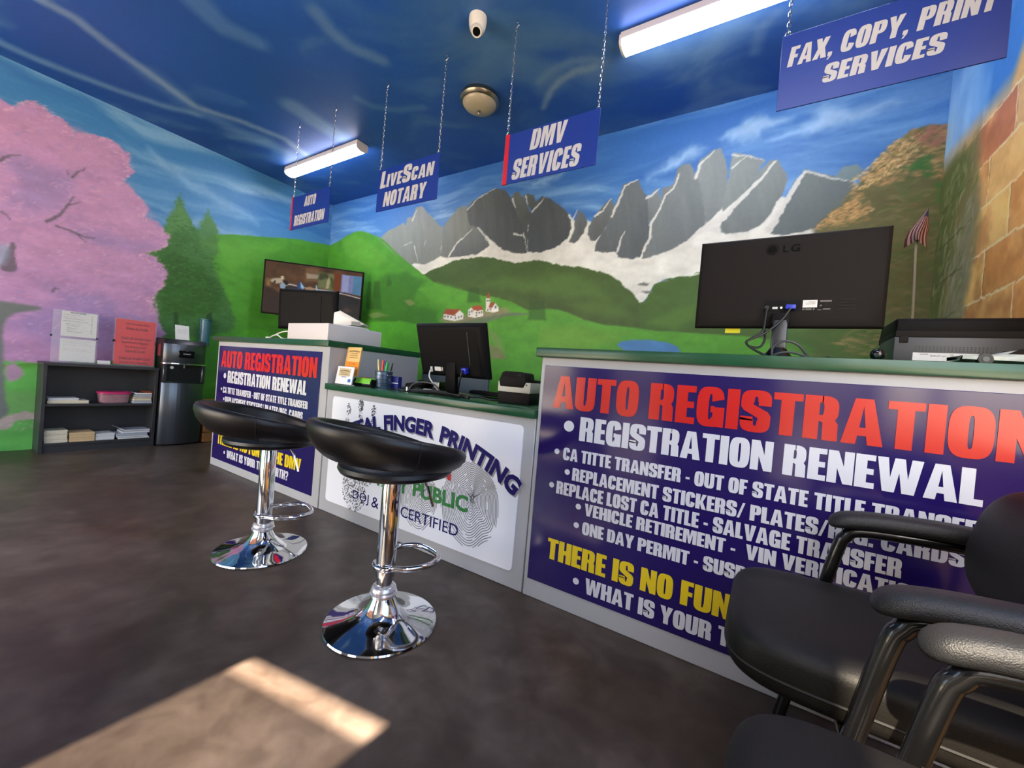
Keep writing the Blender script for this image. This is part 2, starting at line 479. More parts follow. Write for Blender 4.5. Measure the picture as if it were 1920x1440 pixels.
# mural shapes: outlines on the wall in millimetres (distance along the wall, height)
MURAL = {
 'back': [
  ('p','cfd4cf',1.0,6,10,14,"1493,2191 1653,2298 2174,2359 3054,2377 3515,2365 3714,2337 3930,2234 4223,2197 4607,2241 4683,2434 5028,2341 5271,2225 5301,2058 5361,1746 4560,1780 4558,1806 4470,1801 4380,1793 4316,1755 4270,1659 4220,1605 4188,1648 4095,1723 3967,1832 3757,1906 3281,2005 2991,2012 2758,2065 2442,2091 2059,2027 1828,1975"),
  ('r','7a7d75','999a90',"983,2462 1088,2525 1132,2552 1223,2573 1327,2601 1398,2629 1446,2596 1466,2676 1553,2673 1612,2776 1696,2773 1773,2702 1876,2618 1978,2526 2045,2498 2038,2336 2029,2183 1942,2143 1785,2110 1643,2137 1434,2072 1124,2222"),
  ('r','6c6f68','8d8f85',"2045,2498 2124,2583 2238,2670 2321,2680 2358,2661 2423,2715 2522,2428 2341,2155 2146,2154 2029,2183 2038,2336"),
  ('r','4a4e4e','646866',"2351,2616 2423,2715 2511,2746 2618,2781 2714,2799 2814,2755 2883,2683 2932,2598 2992,2504 3111,2386 3128,2118 3100,2112 3000,2121 2874,2159 2785,2211 2668,2303 2522,2428 2403,2462"),
  ('r','50554f','73776f',"2895,2664 2940,2716 2981,2712 3038,2640 3096,2539 3140,2482 3170,2379 3052,2394 2983,2488 2932,2598"),
  ('r','50544f','6a6e68',"3036,2657 3043,2681 3092,2681 3154,2637 3177,2592 3212,2521 3139,2499 3083,2574"),
  ('r','464b4c','5e6362',"3111,2386 3129,2500 3178,2584 3240,2623 3316,2594 3412,2522 3507,2444 3537,2401 3564,2295 3530,2205 3466,2149 3379,2126 3272,2104 3128,2118"),
  ('r','5a5f5e','7c8079',"2146,2154 2277,2310 2407,2424 2521,2437 2618,2362 2680,2231 2655,2216 2527,2157 2341,2155"),
  ('r','55595a','777c7b',"3550,2172 3585,2246 3592,2354 3617,2446 3671,2397 3712,2307 3678,2235 3642,2177 3603,2151"),
  ('r','565a5a','7c817e',"3719,2283 3778,2374 3835,2440 3899,2493 3944,2424 3921,2338 3856,2213 3798,2152 3750,2158 3716,2215"),
  ('r','666b6a','8b908c',"4190,2413 4264,2506 4289,2506 4299,2452 4328,2391 4248,2222 4221,2296"),
  ('r','565b5c','747a79',"3799,2062 3801,2129 3869,2242 3921,2338 3967,2493 4002,2596 4116,2614 4145,2535 4200,2461 4221,2296 4247,2208 4243,2125 4209,2044 4193,1981 4117,1970 4012,1998 3986,2037 3918,2040"),
  ('r','767b78','93978f',"4548,2577 4571,2674 4658,2730 4703,2728 4745,2620 4766,2468 4757,2339 4727,2261 4651,2180 4629,2259 4577,2232 4453,2180 4464,2438"),
  ('r','686e6d','848a85',"4202,1967 4210,2029 4253,2165 4246,2250 4306,2339 4318,2504 4395,2524 4418,2635 4447,2663 4504,2660 4535,2584 4563,2539 4601,2415 4651,2180 4614,2160 4528,2068 4419,2010 4216,1966"),
  ('r','747a76','90958d',"4766,2468 4780,2677 4883,2638 4983,2577 4939,2452 4877,2367 4757,2257 4738,2309"),
  ('r','6a716e','878c85',"4744,2143 4761,2207 4811,2297 4888,2397 4961,2510 5010,2571 5063,2567 5108,2481 5133,2407 5107,2328 5041,2183 4992,2127 4913,2090 4800,2087 4754,2109"),
  ('r','6b7f80','7c8f8c',"5381,2389 5423,2446 5478,2449 5520,2405 5541,2337 5396,2350"),
  ('r','5e6867','717a74',"5035,2091 5070,2148 5124,2279 5166,2393 5222,2465 5272,2440 5370,2392 5452,2354 5512,2286 5508,2188 5390,2119 5283,2060 5180,2042 5077,2054"),
  ('l','c9cdc8',0.92,6,16,5.6,"2157,2172 2254,2294 2442,2420"),
  ('l','c9cdc8',0.92,6,12,4.199999999999999,"2522,2428 2622,2326 2686,2239 2829,2189"),
  ('l','c9cdc8',0.92,6,12,4.199999999999999,"2961,2313 3043,2291 3095,2263"),
  ('l','c9cdc8',0.92,6,9,3.15,"1621,2331 1660,2237 1697,2153"),
  ('l','c9cdc8',0.92,6,7,2.4499999999999997,"1774,2325 1804,2377"),
  ('l','c9cdc8',0.92,6,12,4.199999999999999,"3149,2497 3226,2568 3263,2608"),
  ('l','c9cdc8',0.92,6,14,4.8999999999999995,"2917,2652 2956,2560"),
  ('l','c9cdc8',0.92,6,10,3.5,"3056,2654 3093,2572"),
  ('l','c9cdc8',0.92,6,14,4.8999999999999995,"3527,2410 3566,2357 3601,2438"),
  ('l','c9cdc8',0.92,6,12,4.199999999999999,"3779,2366 3838,2403 3900,2487"),
  ('l','c9cdc8',0.92,6,14,4.8999999999999995,"3921,2338 3970,2463 4011,2580 4110,2609"),
  ('l','c9cdc8',0.92,6,12,4.199999999999999,"3995,2050 4014,2136 4045,2198"),
  ('l','c9cdc8',0.92,6,14,4.8999999999999995,"4201,2447 4253,2480 4285,2501"),
  ('l','c9cdc8',0.92,6,16,5.6,"4210,2029 4250,2124 4250,2236 4306,2339 4337,2445 4398,2496 4428,2592"),
  ('l','c9cdc8',0.92,6,5,1.75,"3071,2308 3128,2126"),
  ('l','c9cdc8',0.92,6,8,2.8,"2361,2633 2490,2731 2641,2777 2704,2792"),
  ('l','c9cdc8',0.92,6,10,3.5,"1558,2632 1617,2735"),
  ('l','c9cdc8',0.92,6,6,2.0999999999999996,"1444,2360 1586,2385"),
  ('l','c9cdc8',0.92,6,14,4.8999999999999995,"4551,2542 4574,2639 4659,2718"),
  ('l','c9cdc8',0.92,6,24,8.399999999999999,"4761,2207 4839,2309 4966,2446 5050,2561"),
  ('l','c9cdc8',0.92,6,30,10.5,"5048,2089 5115,2234 5190,2404 5223,2450"),
  ('l','c9cdc8',0.92,6,8,2.8,"4790,2561 4870,2625"),
  ('l','c9cdc8',0.92,6,6,2.0999999999999996,"4782,2661 4898,2619 4983,2577"),
  ('l','c9cdc8',0.92,6,9,3.15,"5222,2458 5347,2389 5452,2351"),
  ('l','c9cdc8',0.92,6,30,10.5,"4760,2215 4659,2171 4528,2059 4387,1987"),
  ('p','3f6425',1.0,8,6,20,"3864,1779 4096,1709 4176,1617 4274,1614 4396,1751 4653,1764 4687,1357 4010,1361 3686,1449 3506,1544"),
  ('p','3a5a24',1.0,5,14,24,"1717,1980 1824,2004 1901,2038 2055,2066 2249,2117 2439,2125 2621,2121 2754,2097 2885,2055 2989,2029 3127,2034 3279,2030 3392,1996 3518,1963 3639,1946 3756,1921 3870,1883 3966,1840 4030,1799 4094,1738 4155,1692 4203,1633 4250,1421 4152,1406 3681,1496 3133,1583 2480,1742"),
  ('p','3c6124',1.0,6,14,24,"4207,1591 4271,1652 4316,1755 4393,1792 4470,1801 4558,1806 4648,1816 4593,1825 5004,1798 5531,1603 5660,1210 5115,1182 4447,1312 4237,1406"),
  ('p','4d7b2c',0.45,60,30,8,"2605,1845 2901,1898 3203,1847 3473,1895 3730,1847 3900,1732 3984,1640 3664,1681 3310,1710 3017,1755"),
  ('p','30491f',0.45,50,30,8,"2911,1794 3312,1694 3836,1570 4146,1478 4079,1420 3678,1526 3223,1648"),
  ('p','517d2b',0.4,50,30,8,"3585,1621 3831,1630 4063,1594 4143,1506 3923,1479 3675,1557"),
  ('p','56862d',0.5,40,20,8,"4289,1449 4478,1557 4637,1593 4647,1475 4490,1421"),
  ('p','68706c',1.0,5,6,30,"4184,1765 4233,1774 4282,1761 4263,1747 4207,1750"),
  ('p','68706c',1.0,5,6,30,"4211,1704 4280,1708 4321,1696 4268,1685"),
  ('p','68706c',1.0,5,6,30,"4368,1773 4393,1792 4427,1777"),
  ('p','4a9a26',1.0,5,5,20,"1769,2008 1914,1920 2103,1862 2306,1814 2476,1779 2662,1726 2794,1713 2986,1663 3131,1600 3192,1574 3378,1582 3503,1576 3610,1543 3765,1480 3926,1442 4151,1420 4361,1393 4556,1382 4679,1376 5017,1355 5224,1323 5486,1269 5570,1073 5364,258 247,-986 12,777 572,1770"),
  ('p','6a9a2a',0.5,60,30,8,"3340,1401 3688,1418 3931,1390 4155,1377 4018,1273 3541,1181 3355,1255"),
  ('p','418f22',1.0,6,5,20,"-208,2421 35,2513 200,2546 369,2599 536,2629 647,2623 786,2585 924,2526 1087,2432 1222,2335 1353,2232 889,2560 1096,2460 1366,2264 1557,2144 1812,1993 1969,1902 2041,1720 2366,1487 2093,1259 1066,1105 -27,1065"),
  ('p','5aa52c',0.5,40,20,8,"251,2554 521,2606 906,2416 1222,2193 837,2158 392,2331"),
  ('p','2f6d1e',0.75,40,30,10,"965,1931 1208,2045 1539,2044 1860,1923 1708,1812 1666,1693 2059,1566 2097,1450 1313,1430 885,1495"),
  ('p','4c9a28',0.8,25,15,10,"1734,1831 2022,1895 2379,1801 2487,1669 2583,1630 2401,1598 2050,1643"),
  ('p','46a022',1,14,10,10,"618,1406 1021,1473 1458,1482 1834,1441 2084,1335 2067,1027 883,966"),
  ('p','8f8a62',0.6,12,10,20,"1519,1718 1634,1724 1725,1671 1613,1654"),
  ('p','7f8a55',0.6,14,10,20,"877,1562 1072,1591 1299,1546 1016,1516"),
  ('p','24521d',0.6,16,12,30,"856,1957 886,1968 920,1949 981,1669 996,1625 859,1628 864,1672"),
  ('p','24521d',0.6,16,12,30,"972,1961 1026,1971 1084,1951 1144,1665 1158,1622 976,1626 981,1669"),
  ('p','24521d',0.6,16,12,30,"1221,2021 1233,2033 1249,2015 1283,1935 1298,1893 1201,1897 1205,1940"),
  ('p','24521d',0.6,16,12,30,"2467,1814 2529,1822 2592,1804 2620,1701 2631,1665 2457,1670 2460,1706"),
  ('p','24521d',0.6,16,12,30,"3199,1655 3278,1662 3357,1647 3384,1514 3393,1482 3195,1483 3198,1516"),
  ('p','5d6e5a',0.9,8,6,20,"2277,1413 2413,1487 2592,1540 2852,1563 3175,1549 3196,1532 2939,1519 2775,1476 2606,1414"),
  ('p','8f7f68',0.7,16,14,20,"2093,1489 2163,1545 2501,1541 2764,1591 2931,1605 3017,1560 2813,1529 2508,1477 2274,1441"),
  ('p','6f8a4a',0.7,10,8,20,"2594,1522 2850,1171 2893,1156 2739,1415 2886,1329 3000,1126 2846,1108"),
  ('p','7c7a52',0.8,6,6,20,"2786,1248 2879,1214 3001,1115 2828,1097"),
  ('p','d8d8d4',1,4,0,1,"2149,1555 2348,1543 2319,1474 2155,1498"),
  ('p','d8d8d4',1,4,0,1,"2293,1534 2367,1589 2425,1551 2426,1496 2307,1475"),
  ('p','a0492f',1,4,0,1,"2142,1555 2181,1608 2378,1598 2293,1534"),
  ('p','d8d8d4',1,4,0,1,"2478,1587 2521,1617 2560,1586 2668,1584 2679,1525 2573,1508 2484,1523"),
  ('p','a0492f',1,4,0,1,"2497,1618 2565,1631 2587,1594 2556,1580 2521,1614"),
  ('p','a0492f',1,4,0,1,"2556,1631 2636,1634 2677,1589 2589,1576"),
  ('p','d8d8d4',1,4,0,1,"2696,1702 2748,1700 2757,1608 2851,1615 2860,1568 2788,1560 2704,1574"),
  ('p','a0492f',1,4,0,1,"2700,1702 2721,1772 2748,1700"),
  ('p','a0492f',1,4,0,1,"2736,1609 2752,1658 2812,1656 2779,1604"),
  ('p','d8d8d4',1,4,0,1,"2779,1604 2813,1651 2856,1606 2860,1568 2788,1560"),
  ('p','4b4f55',0.85,3,0,1,"2161,1536 2181,1536 2184,1517 2163,1517"),
  ('p','4b4f55',0.85,3,0,1,"2204,1532 2224,1531 2226,1513 2206,1513"),
  ('p','4b4f55',0.85,3,0,1,"2247,1527 2267,1527 2269,1508 2249,1509"),
  ('p','4b4f55',0.85,3,0,1,"2309,1516 2329,1515 2331,1497 2312,1497"),
  ('p','4b4f55',0.85,3,0,1,"2352,1524 2371,1524 2373,1506 2354,1506"),
  ('p','4b4f55',0.85,3,0,1,"2387,1533 2406,1533 2408,1515 2389,1515"),
  ('p','4b4f55',0.85,3,0,1,"2302,1544 2321,1543 2323,1525 2304,1525"),
  ('p','4b4f55',0.85,3,0,1,"2488,1578 2506,1577 2508,1559 2490,1560"),
  ('p','4b4f55',0.85,3,0,1,"2491,1550 2509,1550 2511,1532 2493,1532"),
  ('p','4b4f55',0.85,3,0,1,"2520,1583 2538,1582 2540,1564 2522,1565"),
  ('p','4b4f55',0.85,3,0,1,"2581,1567 2599,1567 2601,1549 2582,1549"),
  ('p','4b4f55',0.85,3,0,1,"2614,1570 2632,1570 2634,1552 2616,1552"),
  ('p','4b4f55',0.85,3,0,1,"2643,1573 2661,1573 2662,1555 2645,1555"),
  ('p','4b4f55',0.85,3,0,1,"2583,1540 2601,1540 2603,1522 2585,1522"),
  ('p','4b4f55',0.85,3,0,1,"2706,1689 2723,1689 2725,1671 2707,1671"),
  ('p','4b4f55',0.85,3,0,1,"2727,1688 2745,1688 2747,1670 2729,1671"),
  ('p','4b4f55',0.85,3,0,1,"2722,1597 2739,1596 2741,1579 2724,1579"),
  ('p','4b4f55',0.85,3,0,1,"2750,1600 2767,1599 2769,1582 2752,1582"),
  ('p','4660a0',0.9,3,0,1,"2804,1611 2819,1631 2838,1610 2823,1593"),
  ('p','3f7fc0',1.0,6,4,10,"4062,1274 4089,1304 4189,1319 4327,1321 4448,1305 4528,1274 4556,1234 4444,1203 4170,1206"),
  ('p','626238',1.0,16,30,16,"5301,2065 5344,2126 5409,2174 5458,2267 5508,2344 5566,2430 5632,2526 5699,2578 5746,2607 5813,2609 5889,2596 5935,2577 6000,2541 6068,1996 6136,1002 5477,931 5297,1122 5368,1299 5217,1401 5259,1612"),
  ('p','3f6d2b',0.8,40,30,10,"5182,1472 5436,1470 5631,1599 5746,1342 5660,1210 5400,1231 5103,1327"),
  ('d',500,['b98a55','c99a5c','a9763f','8c7a3e'],0.6,55,14,8,18,1,"5301,2065 5409,2174 5458,2267 5508,2344 5566,2430 5632,2526 5699,2578 5746,2607 5889,2589 6000,2541 5913,2254 5815,2325 5669,2299 5512,2286 5580,2093 5361,2050"),
  ('d',260,['d8b070','c9a05a','e0bd85'],0.75,30,9,15,30,2,"5453,2340 5555,2433 5669,2572 5769,2561 5784,2491 5712,2399 5596,2313 5513,2272 5490,2290"),
  ('d',160,['d0a868','c2955a','b88a50'],0.75,34,10,15,30,3,"5300,2073 5386,2178 5505,2228 5562,2193 5588,2134 5504,2103 5393,2083"),
  ('d',90,['9a5f4a','a86a50'],0.6,50,14,10,15,4,"5738,2582 5794,2610 5880,2588 5896,2490 5804,2473"),
  ('d',420,['4a6a2c','6a6f3c','7f6a44','41602a','8a7a4c'],0.5,80,18,5,14,5,"5716,2345 5903,2385 5994,2365 5944,2012 5952,1286 5451,1267 5631,1599 5259,1612 5506,1937"),
  ('d',60,['2f6a28','35702c'],0.7,60,26,0,20,6,"5782,2518 5842,2477 5752,2391 5693,2390 5875,2261 5929,2276 5922,2123 5873,2157"),
  ('d',70,['a88a5a','b0905c','8f7a4a'],0.55,70,12,0,10,7,"5446,1335 5784,1469 5775,1263 5558,1245"),
 ],
 'left': [
  ('p','479627',1.0,8,6,20,"1353,2182 1291,2211 1091,2273 860,2329 658,2390 404,2450 221,2476 -24,2519 -84,2464 -365,-742 2797,-414 2839,656 2527,721 1909,923 1830,1605"),
  ('p','5cab30',0.5,60,20,8,"1298,2119 1032,2238 568,2309 723,2176 1013,1960 1147,1860 1260,1950"),
  ('p','37861f',0.5,60,20,8,"723,2176 301,2306 10,2321 -12,2064 701,1882 862,1938"),
  ('p','4fa828',0.9,20,10,10,"1014,1152 932,1227 814,1261 686,1239 646,1134 627,881 994,851"),
  ('p','5cb84e',0.9,40,20,8,"2839,656 2581,673 2410,730 2267,365 2372,-95 2810,-81"),
  ('p','6a9a55',0.6,25,20,8,"2831,453 2516,478 2421,321 2505,234 2822,207"),
  ('p','3d7338',1.0,22,30,40,"1640,2490 1628,2442 1604,2411 1588,2347 1556,2303 1530,2256 1503,2209 1463,2151 1397,2086 1340,1986 1306,1847 1215,1659 1120,1464 1053,1304 1101,1187 1358,1075 1812,1016 1863,1183 1812,1381 1792,1576 1759,1748 1786,1848 1720,2006 1743,2121 1721,2212 1696,2262 1683,2323 1665,2399"),
  ('p','477f3c',0.9,18,24,40,"1397,2430 1381,2385 1351,2352 1323,2304 1300,2253 1287,2152 1264,2009 1337,1927 1443,2027 1463,2151 1463,2238 1436,2306 1410,2374"),
  ('p','2d5d20',0.8,60,40,10,"1772,1798 1650,1946 1506,1877 1329,1811 1211,1599 1223,1383 1493,1275 1720,1263 1778,1525"),
  ('p','57914f',0.6,30,20,12,"1722,2225 1636,2412 1542,2265 1524,2158 1724,2087"),
  ('d',900,['2a5420','356828','447a36','264d1c','4c8440'],0.5,55,11,-6,18,11,"1668,2259 1579,2294 1448,2098 1286,1942 1120,1464 1082,1315 1361,1119 1794,1059 1778,1525 1751,1804"),
  ('d',70,['6fa860','86b070'],0.5,14,6,0,40,12,"1700,2041 1296,2089 1120,1464 1610,1282"),
  ('p','1f3f20',0.7,10,10,20,"1623,1308 1589,1315 1573,1147 1613,1141"),
  ('p','1f3f20',0.8,10,10,20,"1343,1331 1301,1368 1281,1266 1344,1256"),
  ('p','b283b6',1.0,10,26,26,"2979,2552 2918,2704 2835,2745 2776,2724 2730,2694 2700,2706 2664,2777 2626,2807 2568,2805 2534,2776 2482,2769 2438,2750 2390,2693 2327,2715 2251,2730 2173,2752 2111,2737 2089,2707 2035,2692 2023,2656 2031,2609 1995,2540 2024,2476 2064,2429 2008,2390 1940,2347 1866,2245 1896,2174 1814,2146 1739,2097 1700,2050 1706,1947 1799,1879 1877,1825 1794,1805 1744,1759 1684,1683 1721,1580 1708,1553 1786,1443 1769,1370 1747,1283 1810,1428 1766,1372 1784,1330 1739,1259 1745,1192 1676,1083 1695,1041 1734,1002 1906,872 2084,756 2410,730 2484,719 2520,711 2569,718 2652,727 2742,704 2935,689"),
  ('p','b985b8',0.9,14,16,20,"2669,667 2651,701 2610,704 2574,663 2565,620 2598,575 2631,562 2659,583"),
  ('p','907cb6',0.7,80,60,8,"2758,2307 2646,2365 2495,2314 2391,2338 2385,2209 2406,2095 2505,1977 2586,1920 2743,1931 2659,2137"),
  ('p','907cb6',0.7,80,60,8,"2304,1868 2129,1901 1914,1887 1799,1887 1910,1815 2223,1787"),
  ('p','907cb6',0.7,80,60,8,"2477,1368 2202,1378 1994,1324 2093,1204 2382,1218"),
  ('p','907cb6',0.7,80,60,8,"2358,1262 2109,1241 1926,1226 1772,1122 2002,900 2258,837 2492,902 2663,987 2574,1131"),
  ('p','be8ab8',0.6,60,40,10,"2808,2610 2699,2688 2454,2721 2270,2720 2043,2645 2156,2421 2349,2424 2529,2488 2760,2353"),
  ('p','be8ab8',0.6,60,40,10,"2344,2307 2052,2413 1877,2226 1712,2046 1917,1931 2133,1970 2274,2041"),
  ('p','be8ab8',0.6,60,40,10,"2622,1831 2319,1796 1910,1800 1714,1660 1895,1537 2306,1530 2649,1537"),
  ('d',1500,['cf9ac2','b482b4','9f7fb6','c48fba','bc88b6','967fbc'],0.38,75,20,-25,24,21,"2979,2552 2918,2704 2835,2745 2776,2724 2730,2694 2700,2706 2664,2777 2626,2807 2568,2805 2534,2776 2482,2769 2438,2750 2390,2693 2327,2715 2251,2730 2173,2752 2111,2737 2089,2707 2035,2692 2023,2656 2031,2609 1995,2540 2024,2476 2064,2429 2008,2390 1940,2347 1866,2245 1896,2174 1814,2146 1739,2097 1700,2050 1706,1947 1799,1879 1877,1825 1794,1805 1744,1759 1684,1683 1721,1580 1708,1553 1786,1443 1769,1370 1747,1283 1810,1428 1766,1372 1784,1330 1739,1259 1745,1192 1676,1083 1695,1041 1734,1002 1906,872 2084,756 2410,730 2484,719 2520,711 2569,718 2652,727 2742,704 2935,689"),
  ('d',10,['e3b0c6','d59cbc','c48cae'],0.6,40,9,-28,25,100,"2725,2705 2695,2717 2735,2660 2764,2648"),
  ('d',10,['e3b0c6','d59cbc','c48cae'],0.6,40,9,-28,25,101,"2695,2717 2659,2788 2699,2730 2735,2660"),
  ('d',10,['e3b0c6','d59cbc','c48cae'],0.6,40,9,-28,25,102,"2659,2788 2621,2819 2662,2759 2699,2730"),
  ('d',10,['e3b0c6','d59cbc','c48cae'],0.6,40,9,-28,25,103,"2621,2819 2563,2817 2606,2757 2662,2759"),
  ('d',10,['e3b0c6','d59cbc','c48cae'],0.6,40,9,-28,25,104,"2563,2817 2528,2788 2571,2728 2606,2757"),
  ('d',10,['e3b0c6','d59cbc','c48cae'],0.6,40,9,-28,25,105,"2528,2788 2477,2781 2521,2720 2571,2728"),
  ('d',10,['e3b0c6','d59cbc','c48cae'],0.6,40,9,-28,25,106,"2477,2781 2432,2762 2477,2701 2521,2720"),
  ('d',10,['e3b0c6','d59cbc','c48cae'],0.6,40,9,-28,25,107,"2432,2762 2384,2705 2431,2643 2477,2701"),
  ('d',10,['e3b0c6','d59cbc','c48cae'],0.6,40,9,-28,25,108,"2384,2705 2321,2727 2369,2664 2431,2643"),
  ('d',10,['e3b0c6','d59cbc','c48cae'],0.6,40,9,-28,25,109,"2321,2727 2245,2743 2295,2678 2369,2664"),
  ('d',10,['e3b0c6','d59cbc','c48cae'],0.6,40,9,-28,25,110,"2245,2743 2167,2765 2219,2699 2295,2678"),
  ('d',10,['e3b0c6','d59cbc','c48cae'],0.6,40,9,-28,25,111,"2167,2765 2105,2750 2158,2684 2219,2699"),
  ('d',10,['e3b0c6','d59cbc','c48cae'],0.6,40,9,-28,25,112,"2105,2750 2083,2720 2136,2654 2158,2684"),
  ('d',10,['e3b0c6','d59cbc','c48cae'],0.6,40,9,-28,25,113,"2083,2720 2029,2706 2083,2638 2136,2654"),
  ('d',10,['e3b0c6','d59cbc','c48cae'],0.6,40,9,-28,25,114,"2029,2706 2016,2669 2071,2602 2083,2638"),
  ('d',10,['e3b0c6','d59cbc','c48cae'],0.6,40,9,-28,25,115,"2016,2669 2024,2622 2079,2556 2071,2602"),
  ('d',10,['e3b0c6','d59cbc','c48cae'],0.6,40,9,-28,25,116,"2024,2622 1988,2554 2044,2488 2079,2556"),
  ('d',10,['e3b0c6','d59cbc','c48cae'],0.6,40,9,-28,25,117,"1988,2554 2017,2489 2072,2425 2044,2488"),
  ('d',10,['e3b0c6','d59cbc','c48cae'],0.6,40,9,-28,25,118,"2017,2489 2057,2442 2111,2379 2072,2425"),
  ('d',10,['e3b0c6','d59cbc','c48cae'],0.6,40,9,-28,25,119,"2057,2442 2001,2403 2057,2339 2111,2379"),
  ('d',10,['e3b0c6','d59cbc','c48cae'],0.6,40,9,-28,25,120,"2001,2403 1933,2361 1990,2296 2057,2339"),
  ('d',10,['e3b0c6','d59cbc','c48cae'],0.6,40,9,-28,25,121,"1933,2361 1859,2258 1918,2194 1990,2296"),
  ('d',10,['e3b0c6','d59cbc','c48cae'],0.6,40,9,-28,25,122,"1859,2258 1889,2187 1948,2124 1918,2194"),
  ('d',10,['e3b0c6','d59cbc','c48cae'],0.6,40,9,-28,25,123,"1889,2187 1807,2159 1867,2095 1948,2124"),
  ('d',10,['e3b0c6','d59cbc','c48cae'],0.6,40,9,-28,25,124,"1807,2159 1732,2110 1794,2047 1867,2095"),
  ('d',10,['e3b0c6','d59cbc','c48cae'],0.6,40,9,-28,25,125,"1732,2110 1692,2063 1755,1999 1794,2047"),
  ('d',10,['e3b0c6','d59cbc','c48cae'],0.6,40,9,-28,25,126,"1692,2063 1698,1960 1762,1898 1755,1999"),
  ('d',10,['e3b0c6','d59cbc','c48cae'],0.6,40,9,-28,25,127,"1698,1960 1791,1892 1852,1832 1762,1898"),
  ('d',10,['e3b0c6','d59cbc','c48cae'],0.6,40,9,-28,25,128,"1791,1892 1870,1837 1929,1779 1852,1832"),
  ('d',10,['e3b0c6','d59cbc','c48cae'],0.6,40,9,-28,25,129,"1870,1837 1787,1818 1848,1758 1929,1779"),
  ('d',10,['e3b0c6','d59cbc','c48cae'],0.6,40,9,-28,25,130,"1787,1818 1736,1772 1799,1712 1848,1758"),
  ('d',10,['e3b0c6','d59cbc','c48cae'],0.6,40,9,-28,25,131,"1736,1772 1677,1696 1740,1636 1799,1712"),
  ('d',10,['e3b0c6','d59cbc','c48cae'],0.6,40,9,-28,25,132,"1677,1696 1714,1593 1777,1535 1740,1636"),
  ('d',10,['e3b0c6','d59cbc','c48cae'],0.6,40,9,-28,25,133,"1714,1593 1700,1565 1763,1508 1777,1535"),
  ('d',10,['e3b0c6','d59cbc','c48cae'],0.6,40,9,-28,25,134,"1700,1565 1778,1455 1839,1400 1763,1508"),
  ('d',10,['e3b0c6','d59cbc','c48cae'],0.6,40,9,-28,25,135,"1778,1455 1762,1382 1824,1328 1839,1400"),
  ('d',10,['e3b0c6','d59cbc','c48cae'],0.6,40,9,-28,25,136,"1762,1382 1739,1295 1801,1241 1824,1328"),
  ('d',10,['e3b0c6','d59cbc','c48cae'],0.6,40,9,-28,25,137,"1739,1295 1802,1440 1863,1386 1801,1241"),
  ('d',10,['e3b0c6','d59cbc','c48cae'],0.6,40,9,-28,25,138,"1802,1440 1758,1384 1820,1330 1863,1386"),
  ('d',260,['e2b4cc','dca8c6'],0.5,34,8,-25,30,22,"2979,2552 2918,2704 2835,2745 2776,2724 2730,2694 2700,2706 2664,2777 2626,2807 2568,2805 2534,2776 2482,2769 2438,2750 2390,2693 2327,2715 2251,2730 2173,2752 2111,2737 2089,2707 2035,2692 2023,2656 2031,2609 1995,2540 2024,2476 2064,2429 2008,2390 1940,2347 1866,2245 1896,2174 1814,2146 1739,2097 1700,2050 1706,1947 1799,1879 1877,1825 1794,1805 1744,1759 1684,1683 1721,1580 1708,1553 1786,1443 1769,1370 1747,1283 1810,1428 1766,1372 1784,1330 1739,1259 1745,1192 1676,1083 1695,1041 1734,1002 1906,872 2084,756 2410,730 2484,719 2520,711 2569,718 2652,727 2742,704 2935,689"),
  ('l','58535e',0.75,10,14,6,"2497,1893 2436,1972 2387,2076 2364,2152"),
  ('l','58535e',0.75,10,8,3,"2387,2076 2321,2128"),
  ('l','58535e',0.75,10,11,4,"2376,2318 2347,2379 2308,2424"),
  ('l','58535e',0.75,10,6,3,"2399,2321 2403,2358"),
  ('l','58535e',0.75,10,12,5,"2449,1876 2368,1859 2283,1842 2217,1855"),
  ('l','58535e',0.75,10,9,4,"2321,1849 2277,1799"),
  ('l','58535e',0.75,10,12,4,"2757,2266 2714,2323 2661,2354"),
  ('l','58535e',0.75,10,8,4,"2733,1880 2706,1867 2693,1835"),
  ('l','58535e',0.75,10,50,16,"2681,1466 2674,1566 2666,1655"),
  ('l','58535e',0.75,10,9,4,"2441,1331 2425,1361 2406,1352"),
  ('p','8fa8c8',0.7,25,14,14,"2744,1617 2692,1646 2682,1588 2701,1485 2738,1462"),
  ('p','6a7271',1.0,14,8,14,"2884,1173 2711,1189 2672,1192 2590,1187 2505,1182 2490,1163 2574,1139 2635,1109 2670,1065 2684,1005 2685,920 2671,710 2660,519 2644,390 2628,326 2653,283 2671,252 2846,209"),
  ('p','b79a9e',0.85,12,20,26,"2823,248 2672,257 2633,294 2551,313 2464,294 2456,260 2513,251 2590,238 2628,175 2668,167 2820,158"),
  ('d',60,['d0b4b8','a89a8c','c8a8b0'],0.6,34,10,10,20,31,"2825,289 2479,300 2502,167 2819,146"),
 ],
 'ceil': [
  ('l','8a97a8',0.55,60,60,50,"1096,2780 1072,2741 1083,2596 960,2370 877,2147 738,1808 894,1526 1002,1184 919,920"),
  ('l','6e90b0',0.35,130,120,90,"877,2147 707,1797 701,1441 766,1057"),
  ('l','7fa0b4',0.5,70,70,50,"240,2862 206,2811 217,2644 260,2465 336,2235 452,1966 612,1763"),
  ('l','7d93ab',0.5,40,30,30,"3576,765 3606,792 3700,826 3851,841 3973,804 4055,737"),
  ('l','4f75a0',0.5,90,120,120,"3604,699 3748,773 3901,794 4010,722"),
  ('l','8397a8',0.55,30,26,40,"3484,514 3617,660 3721,716 3845,746 3978,728"),
  ('l','4f779f',0.45,100,160,160,"3234,980 3448,1051 3523,921 3605,862"),
  ('l','5f86ac',0.4,50,40,40,"2181,1242 2220,1123 2364,1004 2602,932"),
  ('l','6b8cad',0.35,80,120,80,"2014,2261 1943,2091 2025,1912"),
